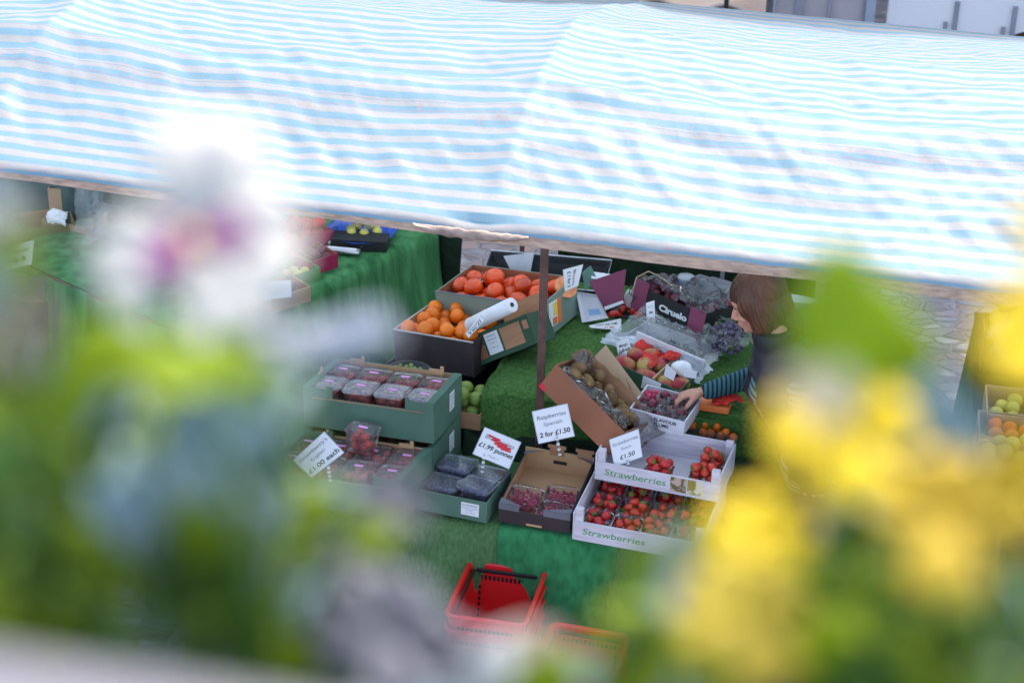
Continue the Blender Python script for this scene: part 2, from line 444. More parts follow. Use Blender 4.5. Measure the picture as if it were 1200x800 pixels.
# ------------------------------------------------------------------ world and sun
world = bpy.data.worlds.new('World'); sc.world = world; world.use_nodes = True
wn = world.node_tree; sky = wn.nodes.new('ShaderNodeTexSky'); sky.sky_type = 'NISHITA'; sky.sun_disc = False
SUN_EL, SUN_AZ = R(50), R(22)          # azimuth clockwise from +Y: the sun stands behind the stall, a little to the right
sky.sun_elevation = SUN_EL; sky.sun_rotation = SUN_AZ
sky.air_density = .8; sky.dust_density = 4; sky.ozone_density = .6
bg = wn.nodes['Background']; wm = wn.nodes.new('ShaderNodeMixRGB'); wm.blend_type = 'MULTIPLY'; wm.inputs[0].default_value = 1; wm.inputs[2].default_value = (1.08, 1, .90, 1); wn.links.new(sky.outputs[0], wm.inputs[1]); wn.links.new(wm.outputs[0], bg.inputs[0]); bg.inputs[1].default_value = .15
sl = bpy.data.lights.new('sun', 'SUN'); sl.energy = 2.0; sl.angle = R(.5); sl.color = (1, .95, .88)
so = bpy.data.objects.new('sun', sl); COL.objects.link(so)
sd = Vector((math.sin(SUN_AZ) * math.cos(SUN_EL), math.cos(SUN_AZ) * math.cos(SUN_EL), math.sin(SUN_EL)))
so.rotation_euler = (-sd).to_track_quat('-Z', 'Y').to_euler()
sc.view_settings.view_transform = 'Standard'; sc.view_settings.look = 'None'
sc.view_settings.exposure = 2.0; sc.view_settings.gamma = 1
sc.cycles.max_bounces = 8; sc.cycles.transparent_max_bounces = 16
sc.cycles.use_denoising = True

# ------------------------------------------------------------------ setting
g = MB(); g.add([(-200, -60, 0), (200, -60, 0), (200, 300, 0), (-200, 300, 0)], [(0, 1, 2, 3)])
tag(g.build('ground', cobble_mat()), kind='structure')

# unseen stone building, added and sized to shade the far street, not the canopy
bl = thing('unseen_shade_building', 'unseen tall pale stone building added behind the market square to shade the street', 'building', (4, 21.5, 0), (-6, 0, 0))
w = MB(); w.box(-24, 24, 0, 9, 0, 17.2); w.build('wall', stone_m, bl)
rf = MB(); rf.add([(-24.4, -.4, 17.2), (24.4, -.4, 17.2), (24.4, 9.4, 17.2), (-24.4, 9.4, 17.2), (-24.4, 4.5, 20), (24.4, 4.5, 20)],
       [(0, 1, 5, 4), (2, 3, 4, 5), (1, 2, 5), (3, 0, 4), (3, 2, 1, 0)]); rf.build('roof', slate_m, bl)
for i in range(9):
    for k in range(4):
        fr_ = MB(); x = -20 + i * 5; z = 1.2 + k * 3.7
        fr_.box(x - .75, x + .75, -.06, .02, z, z + .1).box(x - .65, x - .55, -.04, .02, z + .1, z + 2.1).box(x + .55, x + .65, -.04, .02, z + .1, z + 2.1).box(x - .55, x + .55, -.04, .02, z + 2.0, z + 2.1)
        wdw = fr_.build('window', white_p, bl)
        p = MB(); p.box(x - .55, x + .55, -.015, .01, z + .1, z + 2.0); p.build('pane', glass_d, wdw)

# ------------------------------------------------------------------ stall frame
SY = R(-12.6)
U = Vector((math.cos(SY), math.sin(SY), 0)); V = Vector((-math.sin(SY), math.cos(SY), 0)); O = Vector((-.008, 6.096, 0))


def S(u, v, z): return O + U * u + V * v + Vector((0, 0, z))


prof = [(-.006, 1.968), (.004, 1.985), (.03, 1.998), (.74, 2.215), (.80, 2.23), (1.36, 2.245), (1.46, 2.245), (2.3, 2.03), (3.25, 1.74), (3.27, 1.68)]
plen = [0]
for a, b in zip(prof, prof[1:]): plen.append(plen[-1] + math.hypot(b[0] - a[0], b[1] - a[1]))


def pat(t):
    t *= plen[-1]
    for i in range(len(prof) - 1):
        if t <= plen[i + 1] + 1e-9:
            k = (t - plen[i]) / (plen[i + 1] - plen[i]); a, b = prof[i], prof[i + 1]
            return a[0] + (b[0] - a[0]) * k, a[1] + (b[1] - a[1]) * k
    return prof[-1]


U0, U1 = -5.2, 4.6
rafters = [-3.95, -2.03, -.10, 1.95, 3.9]


def canopy_pt(s, t):
    u = U0 + (U1 - U0) * s; v, z = pat(t)
    # distance to nearest rafter
    sag = 0
    for a, b in zip([U0] + rafters, rafters + [U1]):
        if a <= u <= b: k = (u - a) / (b - a); sag = math.sin(PI * k) ** .55
    e = min(1, max(0, v / .3)) * min(1, max(0, (3.2 - v) / .3))
    z -= (.042 * sag) * e * (1.6 if v > .8 else 1)
    q = Vector((u * 1.5, v * 3.0, 0))
    z += (noise.noise(q * 1.1) * .017 + noise.noise(q * 2.6 + Vector((5, 0, 0))) * .012) * e
    z += noise.noise(Vector((u * 9 + v * 3, v * 2.5 - u, 3))) * .0045 * (.3 + e) * (.6 + noise.noise(Vector((u * .8, v, 4)))) + noise.noise(Vector((u * 15 + v * 11, v * 5, 6))) * .004 * (.2 + e) - .012 * max(0, noise.noise(Vector((u * 2.3 - v * 3.5, v * 1.2 + u, 12)))) ** 1.5 * e
    # diagonal pull wrinkles running from the eave joint
    z += .006 * math.sin((u * .9 + v * .55) * 42 + 3 * noise.noise(q)) * e * max(0, noise.noise(q * .8 + Vector((9, 9, 0))) + .2)
    v += noise.noise(Vector((u * 2.2, 7, v))) * .012
    if v < .02: z += noise.noise(Vector((u * 11, 1, 1))) * .006
    jt = math.exp(-((u + .12) / .10) ** 2)     # the hem hangs lower where two battens meet
    if v < .05: z -= .02 * jt
    z += .012 * max(0, -u - .3) / 1.5
    return S(u, v, z)


NU, NV = 520, 230
cp = MB(); cp.grid(NU, NV, canopy_pt)
canopy = thing('market_stall', 'market stall with a blue and white striped tarpaulin roof on battens and steel poles', 'market stall', S(0, 1.5, 0))
canopy_m = cp.build('tarpaulin', tarp_m, None, smooth=True)
canopy_m.parent = canopy; canopy_m.matrix_parent_inverse = Matrix.Translation(-S(0, 1.5, 0))
me = canopy_m.data
uvl = me.uv_layers.new(name='UVMap'); W = NU + 1
ga = me.attributes.new('grime', 'FLOAT', 'POINT')
gv = []
for j in range(NV + 1):
    v, z = pat(j / NV)
    d1 = math.exp(-((v - .60) / .09) ** 2)
    d2 = math.exp(-((v + .01) / .06) ** 2) * .9
    for i in range(NU + 1): gv.append(max(d1, d2, .16))
ga.data.foreach_set('value', gv)
uvs = []
for l in me.loops:
    j, i = divmod(l.vertex_index, W); uvs += [U0 + (U1 - U0) * i / NU, j / NV * plen[-1]]
uvl.data.foreach_set('uv', uvs)


def part(mb, name, m, parent, smooth=False, bevel=0):
    """a child built in world coordinates"""
    o = mb.build(name, m, None, smooth, bevel); o.parent = parent
    o.matrix_parent_inverse = parent.matrix_basis.inverted() if parent.rotation_mode != 'YXZ' else (mtx(parent.location, (math.degrees(parent.rotation_euler[2]), math.degrees(parent.rotation_euler[0]), math.degrees(parent.rotation_euler[1])))).inverted()
    return o


# the pink-brown rope along the beam, seam tape
# frame
frame = canopy


def batten(u0, u1, v, z, dz0=0, dz1=0, r=.02, h=.03):
    m = MB(); n = 24
    for k in range(n):
        a = u0 + (u1 - u0) * k / n; c = u0 + (u1 - u0) * (k + 1) / n
        za = z + dz0 + (dz1 - dz0) * k / n + .004 * math.sin(k * 1.3); zc = z + dz0 + (dz1 - dz0) * (k + 1) / n + .004 * math.sin((k + 1) * 1.3)
        vs = [S(a, v - r, za - h), S(a, v + r, za - h), S(a, v + r, za), S(a, v - r, za), S(c, v - r, zc - h), S(c, v + r, zc - h), S(c, v + r, zc), S(c, v - r, zc)]
        fs = [(0, 4, 7, 3), (1, 2, 6, 5), (3, 7, 6, 2), (0, 1, 5, 4)]
        if k == 0: fs.append((0, 3, 2, 1))
        if k == n - 1: fs.append((4, 5, 6, 7))
        m.add(vs, fs)
    return m


part(batten(U0, -.02, .016, 1.962, .042, 0, .016, .026), 'batten', plank_m, frame)
part(batten(-.13, U1, .018, 1.960, .0, -.0, .02, .034), 'batten', plank_m, frame)
part(batten(U0, U1, .77, 2.10), 'batten', plank_m, frame)
part(batten(U0, U1, 3.24, 1.66), 'batten', plank_m, frame)


part(MB().grid(40, 8, lambda s_, q: S(-.34 + .40 * s_, -.016 - .012 * math.sin(q * 3.1) - .006 * noise.noise(Vector((s_ * 9, q * 2, 5))), 1.974 - .036 * q * math.sin(PI * s_) ** .5 + .006 * noise.noise(Vector((s_ * 14, q * 3, 1)))), thick=.002), 'hem_bunch', mat('grubby_hem', (.34, .26, .22), .8, .3, 16, .5), canopy, smooth=True)


def tube_part(pts, r, name, m, parent, n=10):
    q = MB(); q.tube(pts, r, n); return part(q, name, m, parent, smooth=True)


P0 = Vector((.1135, 6.70, 0))
q = MB(); q.box(P0.x - .0155, P0.x + .0155, P0.y - .0155, P0.y + .0155, 0, 2.12); part(q, 'pole', pole_m, frame, bevel=.003)
for (px, py, z, r_, mm) in ((611, 325, .9, .011, pole_m), (750, 318, .85, .012, pole_m), (846, 328, .9, .010, pole_g)):
    p = at(px, py, z=z); tube_part([(p.x, p.y, 0), (p.x, p.y, 1.85)], r_, 'pole', mm, frame)
for u in (-4.9, -2.6, 2.6, 4.4):
    for v in (.6, 3.1):
        if abs(u) < 3 and v < 1: continue
        p = S(u, v, 0); tube_part([(p.x, p.y, 0), (p.x, p.y, 1.7 if v > 1 else 2.1)], .018, 'pole', pole_m, frame)
for u in rafters:
    tube_part([S(u, .03, 1.955), S(u, .77, 2.14), S(u, 1.4, 2.14), S(u, 3.24, 1.63)], .012, 'rafter', pole_m, frame)
bpole = at(84, 225, z=.95); tube_part([(bpole.x, bpole.y, 0), (bpole.x, bpole.y, 1.84)], .016, 'pole', mat('blue_steel', (.05, .12, .25), .5, .2), frame)

# ------------------------------------------------------------------ tables and cloths
TY = R(-10.5); TU = Vector((math.cos(TY), math.sin(TY), 0)); TV = Vector((-math.sin(TY), math.cos(TY), 0)); TO = Vector((-.016, 6.215, 0))


def T1(u, v, z): return TO + TU * u + TV * v + Vector((0, 0, z))


def board_table(name, label, P, u0, u1, v0, v1, z, legs=True):
    t = thing(name, label, 'table', P((u0 + u1) / 2, (v0 + v1) / 2, 0))
    m = MB(); vs = [P(u, v, zz) for zz in (z - .03, z) for v in (v0, v1) for u in (u0, u1)]
    m.add(vs, [(0, 2, 3, 1), (4, 5, 7, 6), (0, 1, 5, 4), (2, 6, 7, 3), (0, 4, 6, 2), (1, 3, 7, 5)]); part(m, 'tabletop', plank_m, t)
    for u in (u0 + .1, u1 - .1):
        for v in (v0 + .06, v1 - .06):
            tube_part([P(u, v, 0), P(u, v, z - .03)], .018, 'leg', plank_m, t, 6)
    return t


board_table('trestle_table', 'low front trestle table under the green felt cloths', T1, -1.0, 1.02, .02, .62, .69)


def drape(P, u0, u1, v0, v1, z, name, label, m, hang_end=.03, amp=.02, fr=9, seed=0, nu=60, nv=70, lift=.0, outward=.05, lside=0, rside=0):
    """cloth over a table: across the top from v1 to v0, then down the front"""
    L1 = v1 - v0; L2 = z - hang_end; tot = L1 + L2

    def fn(s, t):
        u = u0 + (u1 - u0) * s; d = t * tot
        wz = noise.noise(Vector((u * 5 + seed, d * 4, seed))) * .003
        if d < L1 - .03:
            return P(u, v1 - d, z + .003 + lift + abs(wz) * .7)
        h = d - (L1 - .03)
        r = .03; ang = min(h / r, PI / 2) if h < r * PI / 2 else PI / 2
        if h < r * PI / 2:
            return P(u, v0 + .03 - math.sin(ang) * r, z + .003 + lift - r * (1 - math.cos(ang)) + wz * .3)
        hh = h - r * PI / 2 + .03
        k = min(1, hh / .35)
        fold = amp * k * (math.sin(u * fr * 2 * PI + seed + 2.5 * noise.noise(Vector((u * 3, seed, 0)))) + .8 * noise.noise(Vector((u * 6, hh * 2, seed))))
        return P(u + noise.noise(Vector((u * 3, hh * 1.5, seed + 4))) * .02 * k, v0 - .004 - outward * k * hh + fold - abs(amp) * k, z + .003 + lift - hh)
    c = MB(); c.grid(nu, nv, fn, thick=.003)
    o = c.build(name, m, None, smooth=True); tag(o, label, 'tablecloth', 'green cloths over the stall tables'); return o


drape(T1, -1.02, .02, .0, .64, .70, 'tablecloth', 'mossy green felt cloth hanging below the blueberry box', clothA, fr=2.2, seed=1, amp=.03)
drape(T1, -.02, .43, -.006, .64, .70, 'tablecloth', 'bright emerald green felt cloth hanging behind the red baskets', clothB, fr=1.7, seed=2.2, amp=.03, lift=.0015)
drape(T1, .40, 1.06, -.003, .64, .70, 'tablecloth', 'yellowish green felt cloth hanging below the white strawberry crates', clothA, fr=1.6, seed=4, amp=.022, lift=.003)

# raised tier
HO = Vector((-.115, 6.80, 0)); HY = R(-9.5); HU = Vector((math.cos(HY), math.sin(HY), 0)); HV = Vector((-math.sin(HY), math.cos(HY), 0))


def T2(u, v, z): return HO + HU * u + HV * v + Vector((0, 0, z))


board_table('trestle_table', 'high rear trestle table under the raised green felt cloth', T2, .03, 1.36, .03, 1.0, .92)


def tier(s, t):
    a = -.22 + s * (1.42 + .22); bb = -.24 + t * (1.05 + .24)
    x = max(a, 0) - .004; y = max(bb, 0) - .004; dz = 0
    if a < 0: dz += -a; x -= .08 * (-a) ** .9 + .02 * math.sin(bb * 14)* min(1, -a / .1)
    if bb < 0: dz += -bb; y -= .08 * (-bb) ** .9 + .02 * math.sin(a * 11) * min(1, -bb / .1)
    if a < 0 and bb < 0: dz = max(-a, -bb)
    # the left edge of the cloth slants in towards the back
    x += .13 * max(0, bb) * max(0, 1 - max(a, 0) / .5)
    wr = .016 * abs(noise.noise(Vector((a * 3.2, bb * 5, 2)))) + .012 * abs(noise.noise(Vector((a * 7 + bb * 5, bb * 6, 8))))
    rr = .03 * math.exp(-max(a, 0) / .03) * (a >= 0) + .03 * math.exp(-max(bb, 0) / .03) * (bb >= 0)
    return T2(x, y, .955 - dz - min(rr, .03) + wr)


c = MB(); c.grid(120, 100, tier, thick=.003)
tag(c.build('tablecloth', clothC, None, smooth=True), 'rumpled grass green felt cloth over the raised tier behind the front pole', 'tablecloth', 'green cloths over the stall tables')

# cloth skirt on the front of the raised tier down to the low table
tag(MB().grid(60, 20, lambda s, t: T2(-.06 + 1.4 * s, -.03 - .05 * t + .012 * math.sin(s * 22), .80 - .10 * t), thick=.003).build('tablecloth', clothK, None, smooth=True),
    'dark green felt skirt between the raised tier and the raspberry box', 'tablecloth', 'green cloths over the stall tables')


# left stall table, turned away
LA = Vector((-.36, 8.53, 0)); LB = Vector((-1.25, 7.39, 0)); LD = (LB - LA).normalized(); LN = Vector((LD.y, -LD.x, 0))
if LN.x > 0: LN = -LN


def T3(u, v, z): return LA + LD * u + LN * v + Vector((0, 0, z))


board_table('trestle_table', 'trestle table of the left hand display under pleated green cloth', T3, .03, 1.5, .03, 1.3, .84)
drape(T3, 0, 1.5, 0, 1.35, .85, 'tablecloth', 'pleated streaky green cloth hanging over the left hand table side', clothD, hang_end=.28, amp=.018, fr=5.5, seed=3, nu=140, outward=.10)
tag(MB().grid(24, 16, lambda s, t: T3(1.5 + .02 + .05 * t + .01 * math.sin(s * 30), 1.35 * s, .852 - .6 * t), thick=.003).build('tablecloth', clothD, None, smooth=True), 'green cloth over the near end of the left hand table', 'tablecloth', 'green cloths over the stall tables')
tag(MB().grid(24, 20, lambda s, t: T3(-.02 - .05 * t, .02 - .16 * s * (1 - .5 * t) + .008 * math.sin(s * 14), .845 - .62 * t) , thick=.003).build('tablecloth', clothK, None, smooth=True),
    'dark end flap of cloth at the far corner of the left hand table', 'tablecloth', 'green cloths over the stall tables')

# drapes at the back of the stall
BA = at(655, 315, z=.95)
LBk = at(60, 225, z=1.0)
tag(MB().grid(80, 20, lambda s, t: Vector((LBk.x - 1.2 + s * 2.1, LBk.y + .35 - s * .5 + .02 * math.sin(s * 50), 1.30 - 1.28 * t)), thick=.003).build('back_cloth', mat('grey_teal_canvas', (.10, .15, .145), .9, .2, 8, .4), None, smooth=True),
    'grey teal cloth hung behind the far left goods', 'cloth')
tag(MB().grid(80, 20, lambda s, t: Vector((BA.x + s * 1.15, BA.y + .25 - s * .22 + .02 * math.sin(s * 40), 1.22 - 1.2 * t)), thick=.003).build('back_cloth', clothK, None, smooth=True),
    'dark green cloth hung along the back of the stall', 'cloth')


# ------------------------------------------------------------------ boxes
def wall_box(mb, L, Wd, H, t=.006, mo=0, mi_=1, front=1., back=1., notch=None):
    """open box: outside faces material mo, inside faces material mi_"""
    x, y = L / 2, Wd / 2
    def face(vs, m): mb.add(vs, [tuple(range(len(vs)))], m)
    hf, hb = H * front, H * back
    # outer
    face([(-x, -y, 0), (x, -y, 0), (x, -y, hf), (-x, -y, hf)], mo)
    face([(x, y, 0), (-x, y, 0), (-x, y, hb), (x, y, hb)], mo)
    face([(-x, y, 0), (-x, -y, 0), (-x, -y, H), (-x, y, H)], mo)
    face([(x, -y, 0), (x, y, 0), (x, y, H), (x, -y, H)], mo)
    face([(-x, y, 0), (x, y, 0), (x, -y, 0), (-x, -y, 0)], mo)
    a, b2 = x - t, y - t
    face([(a, -b2, t), (-a, -b2, t), (-a, -b2, hf), (a, -b2, hf)], mi_)
    face([(-a, b2, t), (a, b2, t), (a, b2, hb), (-a, b2, hb)], mi_)
    face([(-a, -b2, t), (-a, b2, t), (-a, b2, H), (-a, -b2, H)], mi_)
    face([(a, b2, t), (a, -b2, t), (a, -b2, H), (a, b2, H)], mi_)
    face([(-a, -b2, t), (a, -b2, t), (a, b2, t), (-a, b2, t)], mi_)
    # rims
    face([(-x, -y, hf), (x, -y, hf), (a, -b2, hf), (-a, -b2, hf)], mo)
    face([(x, y, hb), (-x, y, hb), (-a, b2, hb), (a, b2, hb)], mo)
    face([(-x, y, H), (-x, -y, H), (-a, -b2, H), (-a, b2, H)], mo)
    face([(x, -y, H), (x, y, H), (a, b2, H), (a, -b2, H)], mo)
    return mb


def label_on_box(parent, side, L, Wd, cx, cz, w, h, lines=(), strips=(), name='label', m=None, ang=0):
    """paper label on the front ('f'), right ('r') side"""
    if side == 'f': fn = lambda x, z, o=.0015: Vector((x, -Wd / 2 - o, z))
    else: fn = lambda x, z, o=.0015: Vector((L / 2 + o, x, z))
    mb = MB(); mm = [m or paper, ink_grey, ink_red, ink_yellow, ink_orange, ink_blue, ink_green]
    ca, sa = math.cos(ang), math.sin(ang)
    rot = lambda x, z: (cx + (x - cx) * ca - (z - cz) * sa, cz + (x - cx) * sa + (z - cz) * ca)
    def rect(x0, x1, z0, z1, mi, o):
        p = [rot(x0, z0), rot(x1, z0), rot(x1, z1), rot(x0, z1)]
        mb.add([fn(*q, o) for q in p] + [fn(*q, .0003) for q in p], [(0, 1, 2, 3), (0, 4, 5, 1), (1, 5, 6, 2), (2, 6, 7, 3), (3, 7, 4, 0)], mi)
    rect(cx - w / 2, cx + w / 2, cz - h / 2, cz + h / 2, 0, .0015)
    for (x0, x1, z0, z1, mi) in strips: rect(cx - w / 2 + x0 * w, cx - w / 2 + x1 * w, cz - h / 2 + z0 * h, cz - h / 2 + z1 * h, mi, .0028)
    for i, (txt, rz, hh) in enumerate(lines):
        text_on(mb, lambda x, z: fn(*rot(x, z), .0026), txt, cx, cz - h / 2 + rz * h, hh * h, min(w * .84, len(txt) * hh * h * .95), mi=1)
    return mb.build(name, mm, parent)


def punnet(name, label, m4, L=.125, Wd=.105, H=.055, lid=True, group=None, tint=None):
    t = thing(name, label, 'punnet', (0, 0, 0), None, group); t.rotation_mode = 'XYZ'; t.matrix_basis = m4
    b = MB(); k = .82
    def ring(l, w_, z, n=5):
        r = .18 * min(l, w_); pts = []
        for cx, cy, a0 in ((l / 2 - r, w_ / 2 - r, 0), (-l / 2 + r, w_ / 2 - r, 90), (-l / 2 + r, -w_ / 2 + r, 180), (l / 2 - r, -w_ / 2 + r, 270)):
            for j in range(n): a = R(a0 + 90 * j / (n - 1)); pts.append((cx + r * math.cos(a), cy + r * math.sin(a), z))
        return pts
    rings = [ring(L * k, Wd * k, .001), ring(L * .96, Wd * .96, H * .93), ring(L, Wd, H * .95), ring(L, Wd, H)]
    n = 20; vs = [p for r_ in rings for p in r_]; fs = [tuple(range(n))[::-1]]
    for i in range(3):
        for j in range(n): fs.append((i * n + j, i * n + (j + 1) % n, (i + 1) * n + (j + 1) % n, (i + 1) * n + j))
    b.add(vs, fs); b.build('tray', tint or film, t, smooth=False)
    if lid:
        l = MB(); rr = [ring(L * 1.03, Wd * 1.03, H - .004), ring(L * 1.03, Wd * 1.03, H + .003), ring(L * .93, Wd * .93, H + .003), ring(L * .86, Wd * .86, H + .009)]
        vs = [p for r_ in rr for p in r_]; fs = []
        for i in range(3):
            for j in range(n): fs.append((i * n + j, i * n + (j + 1) % n, (i + 1) * n + (j + 1) % n, (i + 1) * n + j))
        fs.append(tuple(3 * n + j for j in range(n))); l.add(vs, fs)
        # embossed ribs
        l.build('lid', film_lid, t, smooth=False)
    return t


# fruit prototypes ------------------------------------------------------------
PROTO = {}


def strawberry_proto(m, key):
    mb = MB(); pr = [(0, -.020), (.005, -.019), (.0105, -.012), (.0145, -.002), (.0150, .006), (.011, .0125), (.004, .0145), (0, .0145)]
    mb.lathe(pr, 10); o = mb.build('strawberry', m, None, smooth=True)
    c = MB()
    for k in range(6):
        a = k * PI / 3; d = Vector((math.cos(a), math.sin(a), 0)); s = Vector((-math.sin(a), math.cos(a), 0))
        c.add([Vector((0, 0, .016)), d * .006 + s * .003 + Vector((0, 0, .017)), d * .0135 + Vector((0, 0, .0125)), d * .006 - s * .003 + Vector((0, 0, .017))], [(0, 1, 2, 3)])
    c.tube([(0, 0, .015), (.001, 0, .022)], .001, 5)
    c.build('calyx', leafy, o); return o


def far(o):
    o.location = (0, 0, -50); return o


PROTO['sr'] = strawberry_proto(strawb, 'sr'); PROTO['so'] = strawberry_proto(strawb_o, 'so')
mb = MB().ell((0, 0, 0), (.037, .037, .035), 18, 12); po = mb.build('orange', orange_m, None, smooth=True)
mb = MB().ell((0, 0, .0345), (.003, .003, .0015), 8, 4); mb.build('stem_end', leafy, po, smooth=True); PROTO['orange'] = po
mb = MB(); pr = [(0, -.030), (.018, -.031), (.035, -.022), (.043, -.004), (.040, .014), (.028, .027), (.013, .030), (.004, .0255), (0, .0245)]
mb.lathe(pr, 20, rib=.04, ribn=5); po = mb.build('large_tomato', tomato_m, None, smooth=True); PROTO['tomato'] = po
mb = MB().ell((0, 0, 0), (.024, .024, .031), 14, 10); po = mb.build('kiwi_fruit', kiwi_m, None, smooth=True)
mb = MB().ell((0, 0, .0305), (.004, .004, .002), 8, 4); mb.build('stem_end', card_tan, po, smooth=True); PROTO['kiwi'] = po
mb = MB().ell((0, 0, 0), (.034, .032, .050), 16, 12); PROTO['mango'] = mb.build('mango', mango_m, None, smooth=True)
mb = MB(); mb.lathe([(0, -.03), (.014, -.029), (.027, -.018), (.031, -.002), (.026, .016), (.015, .032), (.011, .042), (.005, .046), (0, .045)], 14)
po = mb.build('pear', pear_m, None, smooth=True); MB().tube([(0, 0, .044), (.004, 0, .058)], .0015, 5).build('stalk', card_brown, po); PROTO['pear'] = po
PROTO['plum'] = MB().ell((0, 0, 0), (.02, .02, .023), 12, 9).build('plum', plum_m, None, smooth=True)
PROTO['lemon'] = MB().ell((0, 0, 0), (.032, .032, .032), 14, 10).build('melon', lemon_m, None, smooth=True)
PROTO['rt'] = MB().lathe([(0, -.026), (.016, -.026), (.029, -.015), (.032, 0), (.027, .016), (.014, .024), (.003, .021), (0, .02)], 14, rib=.03).build('tomato', tomato_r, None, smooth=True)
USED = set()


def rot_rand(full=True):
    if full: return Euler((rnd.uniform(0, 6.28), rnd.uniform(0, 6.28), rnd.uniform(0, 6.28))).to_matrix().to_4x4()
    return Euler((rnd.gauss(0, .35), rnd.gauss(0, .35), rnd.uniform(0, 6.28))).to_matrix().to_4x4()


def place(key, m4, label, cat, group, scale=1):
    o = dup(PROTO[key], m4 @ Matrix.Scale(scale, 4), label, group); o['category'] = cat
    return o


def pack(x0, x1, y0, y1, z0, r, n, seed, tries=50, zmax=1e9):
    rr = random.Random(seed); pl = []
    for k in range(n):
        ri = r * rr.uniform(.93, 1.07); best = None
        for q in range(tries):
            x = rr.uniform(x0 + ri, x1 - ri) if x1 - x0 > 2 * ri else (x0 + x1) / 2
            y = rr.uniform(y0 + ri, y1 - ri) if y1 - y0 > 2 * ri else (y0 + y1) / 2
            z = z0 + ri
            for (a, b_, c_, s_) in pl:
                d2 = (a - x) ** 2 + (b_ - y) ** 2; S_ = (s_ + ri) * .97
                if d2 < S_ * S_: z = max(z, c_ + math.sqrt(S_ * S_ - d2))
            if best is None or z < best[2]: best = (x, y, z, ri)
        if best[2] < zmax: pl.append(best)
    return pl


def fill(key, M4, box, r, n, seed, label, cat, group, base_r, up=False, zmax=1e9):
    for (x, y, z, ri) in pack(*box, r, n, seed, zmax=zmax):
        place(key, M4 @ Matrix.Translation((x, y, z)) @ rot_rand(not up), label, cat, group, ri / base_r)


def berries(M4, box, r, n, seed, m, name, label, cat, clus=False, zmax=1e9):
    """a punnet's mass of small berries that nobody could count: one object"""
    mb = MB(); rr = random.Random(seed)
    for (x, y, z, ri) in pack(*box, r, n, seed, tries=24, zmax=zmax):
        if clus:
            for k in range(9):
                t = rr.uniform(0, PI); a = rr.uniform(0, 6.28); s = .62 * ri
                mb.ell((x + s * math.sin(t) * math.cos(a), y + s * math.sin(t) * math.sin(a), z + s * math.cos(t)), (ri * .48,) * 3, 6, 4)
        else: mb.ell((x, y, z), (ri,) * 3, 8, 6)
    o = mb.build(name, m, None, smooth=True); o.matrix_basis = M4; tag(o, label, cat, kind='stuff'); return o


def lidded(M4, where, fruit, L, Wd, H, seed, sticker=True, lidm=None, mat_s=None):
    pn = punnet('lidded_punnet', 'lidded punnet of %s, %s' % (fruit, where), M4, L, Wd, H, True, 'lidded punnets of %s' % fruit)
    if sticker:
        s = MB(); s.box(-.018, .018, -.007, .007, H + .0095, H + .0105); s.build('sticker', ink_pink, pn)
    if lidm:
        for c_ in pn.children:
            if c_.name.startswith('lid'): c_.data.materials[0] = lidm
    return pn


# -- stacked green crates with English strawberries
def tabs(parent, L, Wd, H):
    for (x, y, ry, w_) in ((-L / 2 + .10, Wd / 2 - .012, 0, .06), (L / 2 - .10, Wd / 2 - .012, 0, .06), (-L / 2 + .012, -.02, 90, .035)):
        m = MB(); c, s = math.cos(R(ry)), math.sin(R(ry))
        T_ = Matrix.Translation((x, y, H)) @ Matrix.Rotation(R(ry), 4, 'Z')
        m.box(-w_ / 2, w_ / 2, -.003, .003, -.03, .012, T=T_).box(w_ / 2 - .014, w_ / 2, -.003, .003, .012, .026, T=T_)
        m.build('corner_tab', card_tan, parent)


def green_crate(loc, rot, L, Wd, H, label, labelside=True):
    t = thing('cardboard_crate', label, 'crate', loc, rot, 'green cardboard crates of English strawberries')
    b = MB(); hf = .78
    wall_box(b, L, Wd, H, .005, 0, 1, front=hf)
    # folded rim flanges on the sides and the raised ends of the front panel
    for s in (-1, 1):
        b.box(s * L / 2 - (.03 if s > 0 else 0), s * L / 2 + (0 if s > 0 else .03), -Wd / 2 + .001, Wd / 2 - .001, H, H + .003)
        x0, x1 = (-L / 2, -L / 2 + .12) if s < 0 else (L / 2 - .115, L / 2)
        b.box(x0 + .0005, x1 - .0005, -Wd / 2 - .002, -Wd / 2 + .004, H * hf, H + .0015)
        b.box(x0 + (.10 if s < 0 else 0), x1 - (.0 if s < 0 else .10), -Wd / 2 - .0025, -Wd / 2 + .0045, H + .0015, H + .014)
    b.build('box', [card_green, card_tan], t)
    # the cut line of the folded panel
    e = MB(); e.box(-L / 2 + .035, L / 2 - .04, -Wd / 2 - .0032, -Wd / 2 - .0005, H * hf - .004, H * hf - .0015); e.build('cut_edge', card_brown, t)
    tabs(t, L, Wd, H)
    if labelside: label_on_box(t, 'r', L, Wd, .045, H * .60, .055, .075, [('ENGLISH', .8, .09), ('STRAWBERRIES', .62, .08), ('CLASS 1', .4, .08), ('400g x 10', .2, .07)])
    return t


